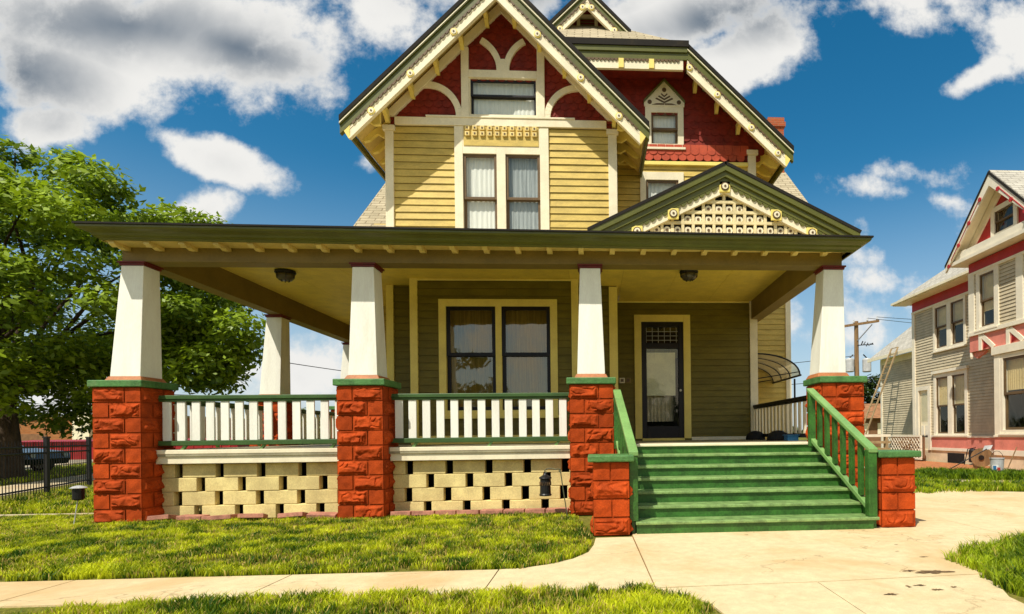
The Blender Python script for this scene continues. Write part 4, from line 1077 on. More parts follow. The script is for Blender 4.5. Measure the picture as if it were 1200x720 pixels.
def grass(name, poly, density, hgt, width, label, dry=.35, seed=1, tone=1.0):
    rg = np.random.default_rng(seed)
    P_ = np.array(poly); lo, hi = P_.min(0), P_.max(0); n = int((hi - lo).prod() * density)
    x = rg.uniform(lo[0], hi[0], n); y = rg.uniform(lo[1], hi[1], n)
    jx = x + (lattice_noise(x, y, 7, 3) - .5) * .22; jy = y + (lattice_noise(x, y, 7, 4) - .5) * .22   # ragged edges
    cl = lattice_noise(x, y, 5.5, seed + 1) * .55 + lattice_noise(x, y, 1.6, seed + 2) * .45
    tuft = lattice_noise(x, y, 11, seed + 7)
    k = in_poly(jx, jy, poly) & (rg.random(n) < np.clip(cl * 2.2 - .25, .12, 1))
    x, y, cl, tuft = x[k], y[k], cl[k], tuft[k]; n = len(x)
    h = hgt * (.45 + 1.0 * cl + .8 * np.clip(tuft - .62, 0, 1) * 2) * rg.uniform(.6, 1.25, n)
    a = rg.uniform(0, 2 * np.pi, n); la = rg.uniform(0, 2 * np.pi, n); ln = rg.uniform(.15, .9, n) * h
    w = width * rg.uniform(.7, 1.3, n)
    bx, by = np.cos(a) * w / 2, np.sin(a) * w / 2
    z0 = np.full(n, -.012)
    V = np.empty((n, 5, 3))
    V[:, 0] = np.stack([x - bx, y - by, z0], 1); V[:, 1] = np.stack([x + bx, y + by, z0], 1)
    mx_, my_ = x + np.cos(la) * ln * .35, y + np.sin(la) * ln * .35
    V[:, 2] = np.stack([mx_ + bx * .75, my_ + by * .75, h * .62], 1); V[:, 3] = np.stack([mx_ - bx * .75, my_ - by * .75, h * .62], 1)
    V[:, 4] = np.stack([x + np.cos(la) * ln, y + np.sin(la) * ln, h], 1)
    me = bpy.data.meshes.new(name); me.vertices.add(n * 5); me.vertices.foreach_set('co', V.ravel())
    base = np.arange(n)[:, None] * 5
    loops = np.concatenate([base + np.array([0, 1, 2, 3]), base + np.array([3, 2, 4])], 1).ravel()
    me.loops.add(n * 7); me.loops.foreach_set('vertex_index', loops)
    me.polygons.add(n * 2); st = np.stack([np.arange(n) * 7, np.arange(n) * 7 + 4], 1).ravel(); me.polygons.foreach_set('loop_start', st)
    me.update(calc_edges=True)
    ca = me.color_attributes.new('Col', 'FLOAT_COLOR', 'POINT')
    t = np.clip(rg.normal(.5, .2, n) + (lattice_noise(x, y, 4.2, seed + 21) - .5) * 1.1 - (tuft - .5) * .8, 0, 1)[:, None]
    dk = np.array([.04, .12, .004]); yl = np.array([.74, .78, .02]); st_ = np.array([.75, .56, .15])
    col = dk + (yl - dk) * t
    col = col * np.array([tone ** 1.5, tone, tone])
    dr = (rg.random(n) < dry * np.clip(1.25 - cl * 1.6, .05, 1))[:, None]
    col = np.where(dr, st_ * rg.uniform(.6, 1.1, (n, 1)), col)
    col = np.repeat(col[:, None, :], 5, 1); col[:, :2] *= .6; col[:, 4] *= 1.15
    ca.data.foreach_set('color', np.concatenate([col, np.ones((n, 5, 1))], 2).ravel())
    me.materials.append(M['blade'])
    o = bpy.data.objects.new(name, me); COL.objects.link(o)
    return tag(o, label, 'grass', kind='stuff')
lawn = [(-10.5, WY1 + .0), (-.80, WY1 + .0), (-.60, -3.0), (-.40, -2.88), (-.2, -2.68), (-.10, -2.45), (-.06, -2.1), (-.04, -1.7), (-.1, -1.0), (-.38, -.02), (-.4, .1), (-6.6, .14), (-6.75, .9), (-9.5, .9), (-10.8, -.6)]
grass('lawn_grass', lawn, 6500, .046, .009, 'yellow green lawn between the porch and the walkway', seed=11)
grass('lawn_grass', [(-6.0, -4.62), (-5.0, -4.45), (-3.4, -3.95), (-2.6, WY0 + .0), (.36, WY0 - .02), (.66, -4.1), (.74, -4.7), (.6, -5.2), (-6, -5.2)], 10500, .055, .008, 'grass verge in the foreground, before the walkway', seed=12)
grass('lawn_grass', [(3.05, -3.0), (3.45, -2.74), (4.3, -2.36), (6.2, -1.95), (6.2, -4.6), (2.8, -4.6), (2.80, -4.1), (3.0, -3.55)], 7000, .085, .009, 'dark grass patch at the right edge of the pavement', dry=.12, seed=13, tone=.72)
grass('lawn_grass', [(-9.7, 1.1), (-6.75, 1.1), (-6.45, 4), (-6.5, 9), (-12.6, 9), (-11.6, 5.2), (-9.9, 1.3)], 1100, .07, .014, 'side lawn between the garden kerb and the iron fence', seed=14)
grass('lawn_grass', [(5.6, 1.9), (7.2, 2.05), (9.5, 1.1), (12.5, 1.0), (12.5, 2.6), (9.0, 3.2), (6.6, 4.6), (5.7, 5.2), (5.3, 4.4)], 1500, .09, .014, 'strip of grass along the neighbouring drive', dry=.08, seed=15, tone=.75)
grass('lawn_grass', [(7.2, 5.1), (9.2, 4.0), (12.5, 3.4), (12.5, 5.4), (9.9, 6.1), (8.6, 6.6), (7.6, 6.1)], 2600, .12, .02, 'low green ground cover bed before the neighbouring house', dry=.02, seed=16, tone=.5)
grass('lawn_grass', [off(2.2, -6), off(5.1, -6), off(5.1, 40), off(2.2, 40)], 240, .08, .03, 'strip of grass between sidewalk and street', seed=17)

# ================================================================= IRON FENCE
t = thing('iron_fence', 'black iron picket fence at the left edge of the side lawn', 'fence', tuple(F0))
L_ = (F1 - F0).length; n = int(L_ / .115); m0 = MB()
rl_ = None
for z in (.16, .86, .98):
    m = MB(); m.tube([F0 + Vector((0, 0, z)), F1 + Vector((0, 0, z))], .018, 4); m.build('rail', M['lid'], t)
for i in range(n + 1):
    p = F0 + fd_ * (i * .115)
    m = MB()
    if i % 20 == 4 or i == n:
        m.box(p.x - .035, p.x + .035, p.y - .035, p.y + .035, 0, 1.16); m.box(p.x - .045, p.x + .045, p.y - .045, p.y + .045, 1.161, 1.19); m.build('post', M['lid'], t)
    else:
        m.tube([p + Vector((0, 0, .05)), p + Vector((0, 0, 1.04)), p + Vector((0, 0, 1.10))], [.0095, .0095, .002], 4); m.build('picket', M['lid'], t)
# second run of the fence, across the back of the side lawn
# ================================================================= TREES
lm = {}
def leafmat(name, dark, lite):
    m, nt, b = newmat(name)
    at = nt.n('ShaderNodeAttribute', attribute_name='Col')
    nt.l(at.outputs['Color'], b.inputs['Base Color']); b.inputs['Roughness'].default_value = .45; b.inputs['Specular IOR Level'].default_value = .35
    out = m.node_tree.nodes['Material Output']; tl = nt.n('ShaderNodeBsdfTranslucent'); nt.l(at.outputs['Color'], tl.inputs[0]); mx = nt.n('ShaderNodeMixShader'); mx.inputs[0].default_value = .3
    nt.l(b.outputs[0], mx.inputs[1]); nt.l(tl.outputs[0], mx.inputs[2]); nt.l(mx.outputs[0], out.inputs[0]); return m
M['leaf'] = leafmat('leaf', 0, 0)
def crown(name, clumps, n, size, parent, dark, lite, seed=1, kind=None):
    """leaf-sized faces spread through many clumps; clump = (x,y,z,r)"""
    rg = np.random.default_rng(seed); C = np.array(clumps); w = C[:, 3] ** 2; ix = rg.choice(len(C), n, p=w / w.sum())
    d = rg.normal(size=(n, 3)); d /= np.linalg.norm(d, axis=1)[:, None]; rr = C[ix, 3] * np.clip(rg.normal(.82, .22, n), .05, 1.25)
    flat = np.array([1.0, 1.0, .62])
    c = C[ix, :3] + d * rr[:, None] * flat
    nrm = d * .6 + np.array([0, -.1, .8]) + rg.normal(scale=.5, size=(n, 3)); nrm /= np.linalg.norm(nrm, axis=1)[:, None]
    t = np.cross(nrm, rg.normal(size=(n, 3))); t /= np.linalg.norm(t, axis=1)[:, None]; b_ = np.cross(nrm, t)
    s = size * rg.uniform(.6, 1.3, n)[:, None]
    V = np.empty((n, 4, 3)); V[:, 0] = c - t * s; V[:, 1] = c + b_ * s * .5 - nrm * s * .12; V[:, 2] = c + t * s; V[:, 3] = c - b_ * s * .5 - nrm * s * .12
    me = bpy.data.meshes.new(name); me.vertices.add(n * 4); me.vertices.foreach_set('co', V.ravel())
    me.loops.add(n * 4); me.loops.foreach_set('vertex_index', np.arange(n * 4)); me.polygons.add(n); me.polygons.foreach_set('loop_start', np.arange(n) * 4)
    me.update(calc_edges=True)
    ca = me.color_attributes.new('Col', 'FLOAT_COLOR', 'POINT')
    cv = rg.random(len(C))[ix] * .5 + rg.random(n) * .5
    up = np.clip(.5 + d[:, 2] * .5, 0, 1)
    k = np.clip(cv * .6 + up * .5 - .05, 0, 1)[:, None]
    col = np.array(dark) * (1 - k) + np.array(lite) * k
    ca.data.foreach_set('color', np.concatenate([np.repeat(col[:, None], 4, 1), np.ones((n, 4, 1))], 2).ravel())
    me.materials.append(M['leaf']); o = bpy.data.objects.new(name, me); COL.objects.link(o)
    if parent: o.parent = parent; o.matrix_parent_inverse = PW(parent).inverted()
    if kind: o['kind'] = kind
    return o
def tree(name, label, base, trunk_r, fork, centre, radii, nclump, crad, nleaf, size, seed, dark=(.02, .05, .004), lite=(.17, .22, .012), lean=(0, 0), group=None, cond=None, extra=()):
    r = random.Random(seed); t = thing(name, label, 'tree', base, group)
    B = Vector(base); K = B + Vector((lean[0], lean[1], fork)); C = Vector(centre)
    cl = []
    tries = 0
    while len(cl) < nclump and tries < nclump * 40:
        tries += 1
        d = Vector((r.gauss(0, 1), r.gauss(0, 1), r.gauss(0, 1))).normalized(); q = r.uniform(.25, 1) ** .45
        p = C + Vector((d.x * radii[0] * q, d.y * radii[1] * q, d.z * radii[2] * q))
        if cond and not cond(p): continue
        cl.append((p.x, p.y, p.z, crad * r.uniform(.6, 1.35)))
    cl += list(extra)
    mb = MB()
    mb.tube([B + Vector((0, 0, -.1)), B + Vector((lean[0] * .1, lean[1] * .1, .25)), B + Vector((lean[0] * .5, lean[1] * .5, fork * .55)), K], [trunk_r * 1.5, trunk_r * 1.1, trunk_r * .95, trunk_r * .85], 12)
    tops = r.sample(cl, min(len(cl), 26))
    for q in tops:
        e = Vector(q[:3]); m1 = K.lerp(e, .35) + Vector((r.uniform(-.4, .4), r.uniform(-.4, .4), r.uniform(.0, .9))); m2 = K.lerp(e, .7) + Vector((r.uniform(-.3, .3), r.uniform(-.3, .3), r.uniform(0, .5)))
        mb.tube([K + Vector((0, 0, -.3)), m1, m2, e], [trunk_r * .38, trunk_r * .24, trunk_r * .12, .015], 6, caps=False)
    mb.build('trunk', M['bark'], t, smooth=True)
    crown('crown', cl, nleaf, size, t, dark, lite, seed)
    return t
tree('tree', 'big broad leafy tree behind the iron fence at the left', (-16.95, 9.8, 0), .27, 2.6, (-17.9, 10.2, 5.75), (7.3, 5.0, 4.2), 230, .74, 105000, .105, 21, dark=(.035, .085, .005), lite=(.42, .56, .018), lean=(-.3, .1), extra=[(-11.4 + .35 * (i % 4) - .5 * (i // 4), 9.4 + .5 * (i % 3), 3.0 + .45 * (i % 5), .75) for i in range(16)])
tree('tree', 'dark tree behind the neighbouring house, beyond the red pier', (23.5, 41, 0), .2, 2, (23.2, 41, 3.9), (2.6, 2.4, 2.2), 40, .7, 9000, .16, 23, dark=(.012, .03, .004), lite=(.07, .11, .01))
tree('tree', 'small pale green tree far behind the left porch railing', (-18.2, 28, 0), .12, 1.0, (-17.6, 28, 1.7), (2.2, 1.6, 1.2), 24, .5, 6000, .12, 24, lite=(.26, .28, .02))
# ================================================================= STREET THINGS ON THE LEFT
# parked car: body lofted from side profile
ct = thing('parked_car', 'dark car with pale windows parked in the street beyond the iron fence', 'car', (-20.9, 12.6, 0))
cb = Vector((-20.9, 12.6, 0)); cang = math.pi + .06
CM = Matrix.Translation(cb) @ Matrix.Rotation(cang + math.pi, 4, 'Z')
def loft(secs, name, mat, bev=.03):
    m = MB()
    for (w, pts) in secs:
        a = [CM @ Vector((x, -w, z)) for x, z in pts]; m.ext(a, CM.to_3x3() @ Vector((0, 2 * w, 0)))
    return m.build(name, mat, ct, bevel=bev)
loft([(.88, [(-2.3, .3), (2.25, .3), (2.35, .5), (2.3, .72), (1.2, .86), (-2.1, .92), (-2.35, .75)])], 'body', M['carpaint'], .05)
loft([(.78, [(-1.9, .921), (1.0, .88), (.35, 1.32), (-1.5, 1.36)])], 'window', M['carglass'], .03)
loft([(.74, [(-1.55, 1.361), (.38, 1.325), (.25, 1.40), (-1.4, 1.43)])], 'roof', M['carwhite'], .02)
for sx in (-1.45, 1.45):
    for sy in (-.82, .82):
        m = MB(); m.tube([CM @ Vector((sx, sy - .1, .32)), CM @ Vector((sx, sy + .1, .32))], .32, 18); wh = m.build('wheel', M['rubber'], ct)
        m = MB(); m.tube([CM @ Vector((sx, sy - .105, .32)), CM @ Vector((sx, sy + .105, .32))], .19, 14); m.build('rim', M['galv'], wh)
for sy in (-.62, .62):
    m = MB(); m.tube([CM @ Vector((2.28, sy, .62)), CM @ Vector((2.36, sy, .62))], .09, 10); m.build('headlight', M['carglass'], ct)
t = thing('warehouse', 'low brown brick commercial building far off at the left', 'building', (-52, 62, 0))
m = MB(); m.box(-95, -48, 60, 80, -1, 3.6); m.build('wall', M['brownbrick'], t)
m = MB(); m.box(-95.2, -47.8, 59.8, 80, 3.601, 3.85); m.build('parapet', M['beam'], t)
for x in (-57.5,): 
    m = MB(); m.box(x - .9, x + .9, 59.5, 60, -1, 4.3); m.build('pilaster', M['trim'], t)
m = MB(); m.box(-57, -48.2, 59.93, 59.99, 2.0, 2.14); m.build('band', M['trim'], t)
m = MB(); m.box(-66, -61.5, 59.92, 59.99, .4, 1.9); m.build('garage_door', M['shed'], t)
t = thing('red_shed', 'low bright red metal shed across the street behind the iron fence', 'shed', (-31, 27, 0))
m = MB(); m.box(-33.5, -21, 27, 30, 0, 1.05); m.build('wall', M['redwall'], t)
m = MB(); m.ext([(-33.7, 26.8, 1.051), (-33.7, 30.2, 1.051), (-33.7, 28.5, 1.16)], (12.9, 0, 0)); m.build('roof', M['redwall'], t)
m = MB()
for i in range(24): m.box(-33.4 + i * .52, -33.34 + i * .52, 26.97, 26.999, .02, 1.04)
m.build('ribs', M['redwall'], t)
m = MB(); m.box(-27.4, -26.9, 26.95, 26.998, .6, .95); m.build('notice', M['carwhite'], t)
# far treeline stuff on the horizon
cl = []; r = random.Random(77)
for i in range(260):
    a = r.uniform(-1.15, 1.15); D = r.uniform(150, 190); cl.append((D * math.sin(a), -8 + D * math.cos(a), r.uniform(.3, 3.0), r.uniform(1.6, 3.4)))
tag(crown('treeline', cl, 26000, .8, None, (.02, .04, .006), (.10, .13, .012), 9, 'stuff'), 'far low treeline along the horizon', 'trees')

cl = []
for i in range(260):
    a = r.uniform(-40, 40); hh = (6.0 + 3 * math.sin(a * .37) + 2.2 * math.sin(a * 1.03)); cl.append((a, r.uniform(-48, -42), r.uniform(.3, max(2.5, hh)), r.uniform(.9, 1.7)))
tag(crown('street_trees', cl, 30000, .34, None, (.02, .04, .006), (.13, .16, .012), 19, 'stuff'), 'row of street trees mirrored in the porch windows', 'trees')
# ================================================================= UTILITY POLES AND WIRES
t = thing('utility_pole', 'plain brown utility pole seen through the left side of the porch', 'pole', (-16.0, 22, 0))
m = MB(); m.tube([(-16.0, 22, 0), (-16.0, 22, 9.5)], [.15, .12], 10); m.build('pole', M['pole'], t)
m = MB(); m.tube([(-17.1, 22, 9.0), (-14.9, 22, 9.0)], .06, 6); m.build('crossarm', M['pole'], t)
for z in (4.2, 4.45):
    m = MB(); m.tube([(-15.9, 21.85, z), (-16.35, 21.85, z)], .035, 6); m.build('step_bolt', M['lid'], t)
px, py = 22.6, 40.0
t = thing('utility_pole', 'wooden utility pole with crossarm and grey transformers at the right', 'pole', (px, py, 0))
m = MB(); m.tube([(px, py, 0), (px, py, 10.6)], [.24, .17], 10); m.build('pole', M['pole'], t)
m = MB(); m.hexa([(px - 1.5, py - .25, 10.0), (px + 1.9, py - .3, 10.5), (px + 1.9, py - .12, 10.5), (px - 1.5, py - .07, 10.0), (px - 1.5, py - .25, 10.2), (px + 1.9, py - .3, 10.7), (px + 1.9, py - .12, 10.7), (px - 1.5, py - .07, 10.2)]); m.build('crossarm', M['pole'], t)
m = MB(); m.tube([(px, py - .2, 8.9), (px + 1.3, py - .2, 10.3)], .05, 5); m.build('brace', M['lid'], t)
for dx in (-1.35, -.3, .9, 1.75):
    m = MB(); z = 10.21 + (dx + 1.5) / 3.4 * .5; m.lathe([(.05, 0), (.09, .08), (.06, .16), (.04, .3)], (px + dx, py - .18, z), 8); m.build('insulator', M['galv'], t)
for dx in (-.75, .75):
    m = MB(); m.lathe([(.30, 0), (.36, .05), (.36, 1.05), (.30, 1.15), (.1, 1.2)], (px + dx, py - .3, 6.2), 14); tr_ = m.build('transformer', M['galv'], t)
    m = MB(); m.tube([(px + dx, py - .3, 7.4), (px + dx * .6, py - .3, 7.7)], .05, 6); m.build('bushing', M['lid'], tr_)
m = MB()
for k in range(5): m.tube([(px + .3 + k * .22, py - .25, 8.5 + .1 * math.sin(k * 2)), (px + .45 + k * .22, py - .25, 8.75 + .1 * math.cos(k))], .05, 5)
m.tube([(px, py - .2, 8.5), (px + 1.4, py - .2, 8.6)], .04, 5); m.build('cutout', M['lid'], t)
m = MB(); m.tube([(px - .55, py - .3, 3.0), (px - .55, py - .3, 5.5), (px - .45, py - .3, 5.8), (px - .2, py - .3, 5.7)], .07, 6); m.build('conduit', M['galv'], t)
def wire(a, b_, sag, label, rad=.02):
    a, b_ = Vector(a), Vector(b_); m = MB(); pts = []
    for i in range(25):
        q = i / 24; p = a.lerp(b_, q); p.z -= sag * 4 * q * (1 - q); pts.append(p)
    m.tube(pts, rad, 4); tag(m.build('power_line', M['lid']), label, 'cable', 'overhead wires')
wire((px + 1.75, py - .18, 10.95), (60, 30, 9.2), .8, 'top overhead wire running right from the utility pole')
wire((px + .9, py - .18, 10.85), (60, 34, 8.4), .8, 'second overhead wire running right from the utility pole')
wire((px - .3, py - .2, 7.6), (-20, 46, 6.2), .8, 'overhead wire running left from the utility pole behind the porch', .025)
wire((px - .3, py - .2, 5.6), (-20, 52, 4.9), .5, 'lower overhead wire behind the right end of the porch', .025)
wire((px, py - .2, 5.8), (40, 34, 5.2), .3, 'low overhead wire between the pole and neighbouring house', .03)
wire((-16.0, 22, 5.0), (6, 48, 5.6), .8, 'overhead wire seen through the left side of the porch', .02)
wire((-40, 16, 5.2), (-16.0, 22, 3.2), .5, 'overhead wire crossing the big tree at the left', .018)

# ================================================================= NEIGHBOUR HOUSE
N = thing('house', 'beige clapboard house with pink bands, white trim and grey gabled roof at the right', 'house', (12.2, 10, 0))
NX, BX = 12.2, 11.15
fl = left(NX); fb = left(BX)
lwins = [(-11.9, -11.12), (-10.98, -10.2)]
siding('wall', fl, -13.2, -6.0, .86, 5.62, M['nsiding'], N, [(-11.95, -10.15, 3.98, 5.5), (-11.9, -10.2, .98, 3.0), (-13.0, -12.2, .9, 2.65)], h=.10, t=.022, seed=41)
siding('wall', fb, -8.4, -4.6, 3.98, 5.72, M['nsiding'], N, [(-8.0, -7.36, 4.02, 5.6)], h=.10, t=.022, seed=42)
siding('wall', Fr((0, 5.0, 0), (1, 0, 0), (0, -1, 0)), 11.2, 16, .86, 5.7, M['nsiding'], N, h=.10, t=.022, seed=43)
def nb(fr, a0, a1, z0, z1, mat, d=.05, name='trim_board', d0=-.01):
    b = MB(); fbox(b, fr, a0, a1, z0, z1, d0, d); return b.build(name, M[mat], N, bevel=.005)
nb(fl, -13.3, -13.12, .4, 5.62, 'nwhite', name='corner_board')
nb(fl, -13.3, -6, 5.621, 5.98, 'nred', .03, 'frieze'); nb(fl, -13.3, -6, 5.54, 5.62, 'nwhite', .06, 'frieze_moulding')
nb(fl, -12.1, -7.4, .50, .86, 'pink', .04, 'water_table'); nb(fl, -12.1, -7.4, .861, .93, 'nwhite', .07, 'water_table'); nb(fl, -12.1, -7.4, .40, .499, 'nwhite', .06, 'water_table')
nb(fl, -13.3, -7.4, -.02, .399, 'nfound', .02, 'foundation', d0=-.2)
m = MB(); fbox(m, fl, -11.2, -10.3, .0, .33, .021, .03); m.build('crawl_opening', M['dark'], N)
window(N, fl, [(-11.84, -11.16), (-10.94, -10.26)], 4.02, 5.46, (-11.95, -10.15, 3.92, 5.56), 4.74, M['nwhite'], M['brown'], M['glass'], M['blind'], cover=.55, seed=50)
window(N, fl, [(-11.82, -11.14), (-10.92, -10.24)], 1.0, 2.98, (-11.95, -10.1, .94, 3.12), 1.95, M['nwhite'], M['brown'], M['glass'], M['blind'], cover=.5, seed=52, hood=.10)
# side door
m = MB(); fbox(m, fl, -13.05, -12.9, .4, 2.75, 0, .06); fbox(m, fl, -12.3, -12.15, .4, 2.75, 0, .06); fbox(m, fl, -12.9, -12.3, 2.6, 2.75, 0, .058); dn = m.build('door', M['nwhite'], N)
m = MB(); fbox(m, fl, -12.9, -12.3, .4, 2.6, -.06, -.02); m.build('leaf', M['trim'], dn)
m = MB(); fbox(m, fl, -12.82, -12.38, 1.45, 2.5, -.02, -.01); m.build('pane', M['glass'], dn)
m = MB()
for a in (-12.82, -12.56): fbox(m, fl, a, a + .18, .95, 1.3, -.0195, .0); 
m.build('panel', M['nwhite'], dn)
# bay storey
nb(fb, -8.45, -8.2, 3.9, 5.72, 'nwhite', name='corner_board'); nb(fb, -7.32, -7.2, 3.9, 5.72, 'nwhite'); nb(fb, -6.55, -6.3, 3.9, 5.72, 'nwhite')
nb(fb, -8.45, -4.6, 5.721, 6.0, 'nred', .03, 'frieze'); nb(fb, -8.45, -4.6, 5.64, 5.72, 'nwhite', .06, 'frieze_moulding')
window(N, fb, [(-7.98, -7.38)], 4.06, 5.56, (-8.12, -7.24, 3.98, 5.66), 4.78, M['nwhite'], M['brown'], M['glass'], M['blind'], cover=.7, seed=54)
nb(fb, -8.45, -4.6, 3.86, 3.975, 'nwhite', .08, 'sill_band')
nb(fb, -8.45, -4.6, 3.40, 3.859, 'pink', .02, 'band')
for a in (-7.4, -6.3, -5.2):
    m = MB()
    fpoly(m, fb, [(a - .55, 3.78), (a - .42, 3.85), (a + .05, 3.45), (a - .08, 3.40)], .021, .05); fpoly(m, fb, [(a - .62, 3.40), (a - .5, 3.40), (a - .5, 3.85), (a - .62, 3.85)], .021, .052)
    m.build('band_brace', M['nwhite'], N)
m = MB()
for a in (-7.55, -6.45, -5.35):
    for k in range(7):
        q = R(15 + k * 11); fpoly(m, fb, [(a - .3, 3.43), (a - .3 + .34 * math.cos(q) + .012, 3.43 + .34 * math.sin(q)), (a - .3 + .34 * math.cos(q) - .014, 3.43 + .34 * math.sin(q) + .012)], .021, .035)
m.build('sunburst', M['nred'], N)
m = MB(); m.quad((BX, 8.45, 3.39), (NX, 8.45, 3.39), (NX, 4.6, 3.39), (BX, 4.6, 3.39)); m.quad((BX, 8.45, 3.39), (BX, 8.45, 5.98), (NX, 8.45, 5.98), (NX, 8.45, 3.39)); m.build('bay_side', M['nsiding'], N)
m = MB(); m.ext([(BX + .05, 8.40, 3.385), (BX + .05, 8.34, 3.25), (BX + .05, 8.22, 3.20), (BX + .05, 8.12, 3.26), (BX + .05, 7.95, 3.29), (BX + .05, 7.85, 3.385)][::-1], (.08, 0, 0)); m.build('bracket', M['pink'], N)
m = MB(); m.lathe([(.03, -.18), (.05, -.12), (.05, 0)], (BX + .02, 8.42, 3.39), 8); m.build('drop', M['nwhite'], N)
# lower bay
siding('wall', fb, -7.35, -4.6, .93, 3.39, M['nsiding'], N, [(-7.1, -5.6, 1.05, 3.1)], h=.10, t=.022, seed=46)
m = MB(); m.quad((BX, 7.35, 0), (BX, 7.35, 3.39), (NX, 7.35, 3.39), (NX, 7.35, 0)); m.build('bay_side', M['nsiding'], N)
nb(fb, -7.40, -7.18, .93, 3.39, 'nwhite', name='corner_board'); nb(fb, -7.45, -4.6, 3.18, 3.40, 'nwhite', .09, 'sill_band'); nb(fb, -7.42, -4.6, .55, .90, 'pink', .04, 'water_table'); nb(fb, -7.42, -4.6, .901, .96, 'nwhite', .07, 'water_table'); nb(fb, -7.42, -4.6, .40, .549, 'nwhite', .06, 'water_table'); nb(fb, -7.40, -4.6, -.02, .399, 'nfound', .02, 'foundation', d0=-.2)
window(N, fb, [(-7.08, -5.7)], 1.1, 3.05, (-7.18, -5.6, 1.0, 3.17), 2.05, M['nwhite'], M['brown'], M['glass'], M['blind'], cover=.45, w=.07, seed=56)
# roofs
def nroof(pts, th=.05, mat='shingle_grey', name='roof'):
    a, b_, c = [Vector(p) for p in pts[:3]]; nn = (b_ - a).cross(c - a).normalized()
    if nn.z < 0: nn = -nn
    m = MB(); m.ext([Vector(p) for p in pts], -nn * th); o = m.build(name, M[mat], N)
    m = MB(); m.ext([Vector(p) - nn * (th + .003) for p in pts], -nn * .02); m.build('soffit', M['trim'], N)
nroof([(11.65, 13.8, 6.05), (11.65, 4, 6.05), (15.0, 4, 8.6), (15.0, 10.6, 8.6)])
nroof([(11.65, 13.8, 6.05), (15, 10.6, 8.6), (18.5, 13.8, 6.05)])
m = MB(); m.box(11.6, 11.66, 4, 13.8, 5.99, 6.07); m.box(11.661, 12.2, 4, 13.75, 5.96, 5.99); m.build('fascia', M['trim'], N)
# bay gable facing the big house
gx = 10.72; gc, gz, ghw, gsl = 6.95, 8.12, 1.95, 1.02
for s in (-1, 1):
    q = [(gx - .02, gc, gz), (gx - .02, gc + s * ghw, gz - gsl * ghw), (15, gc + s * ghw, gz - gsl * ghw), (15, gc, gz)]
    nroof(q if s > 0 else q[::-1], .06)
fgx = left(gx); fgw = left(BX - .02)
ag = -gc
m = MB()
for s in (-1, 1):
    fpoly(m, fgx, [(ag, gz - .03), (ag + s * ghw, gz - .03 - gsl * ghw), (ag + s * ghw, gz - .10 - gsl * ghw), (ag, gz - .11)][::-s], -.03, .05)
m.build('roof_edge', M['roofedge'], N)
m = MB()
for s in (-1, 1):
    fpoly(m, fgx, [(ag, gz - .11), (ag + s * ghw, gz - .10 - gsl * ghw), (ag + s * ghw, gz - .30 - gsl * ghw + .05), (ag, gz - .42)][::-s], -.03, .03)
m.build('bargeboard', M['nwhite'], N)
m = MB()
for s in (-1, 1):
    for k in (.18, .42, .66, .9): 
        A = ag + s * ghw * k; Zc = gz - .30 - gsl * ghw * k; fpoly(m, fgx, [(A + .06 * math.cos(R(t)), Zc + .06 * math.sin(R(t))) for t in range(0, 360, 45)], .031, .06)
    fpoly(m, fgx, [(ag + s * .35, gz - .24 - gsl * .35), (ag + s * (ghw - .3), gz - .24 - gsl * (ghw - .3)), (ag + s * (ghw - .3), gz - .275 - gsl * (ghw - .3)), (ag + s * .35, gz - .275 - gsl * .35)][::-s], .031, .04)
m.build('barge_ornament', M['nred'], N)
m = MB(); fpoly(m, fgw, [(ag - 1.5, 6.35), (ag - .36, 6.35), (ag - .36, 7.47)], -.03, 0); m.build('gable_wall', M['nred'], N)
m = MB(); fpoly(m, fgw, [(ag + .36, 6.35), (ag + 1.5, 6.35), (ag + .36, 7.47)], -.03, 0); m.build('gable_wall', M['nred'], N)
m = MB(); fpoly(m, fgw, [(ag - .36, 7.12), (ag + .36, 7.12), (ag + .36, 7.47), (ag, 7.85), (ag - .36, 7.47)], -.03, 0); m.build('gable_wall', M['nred'], N)
m = MB()
for s in (-1, 1): fpoly(m, fgw, [(ag, 7.95), (ag + s * 1.6, 6.35), (ag + s * 1.3, 6.35), (ag, 7.62)][::-s], .001, .05)
m.build('frieze', M['trim'], N)
m = MB(); m.box(gx + .02, BX + .3, gc - 1.85, gc + 1.85, 6.02, 6.12); m.box(gx + .08, BX + .3, gc - 1.8, gc + 1.8, 6.121, 6.34); m.build('cornice', M['nwhite'], N)
m = MB(); m.ext([(gx + .08, gc + 1.8, 6.34), (BX + .1, gc + 1.8, 6.34), (BX + .1, gc + 1.2, 6.34), (gx + .08, gc + 1.2, 6.34)], (0, 0, .02)); m.build('pent_roof', M['trim'], N)
window(N, fgw, [(ag - .36, ag + .36)], 6.52, 7.12, (ag - .5, ag + .5, 6.42, 7.25), 6.8, M['nwhite'], M['brown'], M['glass'], M['dark'], seed=58)
# rear wing
fw2 = left(13.6)
siding('wall', fw2, -18.4, -13.4, .3, 4.4, M['nsiding'], N, h=.10, t=.022, seed=47); nb(fw2, -18.45, -18.3, .3, 4.4, 'nwhite', name='corner_board'); nb(fw2, -18.45, -13.4, 4.2, 4.5, 'trim', .04, 'frieze')
m = MB(); m.quad((13.6, 18.4, 0), (20, 18.4, 0), (20, 18.4, 4.5), (13.6, 18.4, 4.5)); m.quad((13.6, 18.4, 0), (13.6, 13.4, 0), (13.6, 13.4, .3), (13.6, 18.4, .3)); m.build('wall', M['nfound'], N)
nroof([(13.2, 18.9, 4.55), (13.2, 13.3, 4.55), (17, 13.3, 7.4), (17, 18.9, 7.4)])
m = MB(); m.box(13.15, 13.2, 13.3, 18.9, 4.42, 4.56); m.build('fascia', M['trim'], N)
m = MB(); m.box(NX + .02, 20, 13.2, 13.22, 0, 6); m.build('wall', M['nfound'], N)
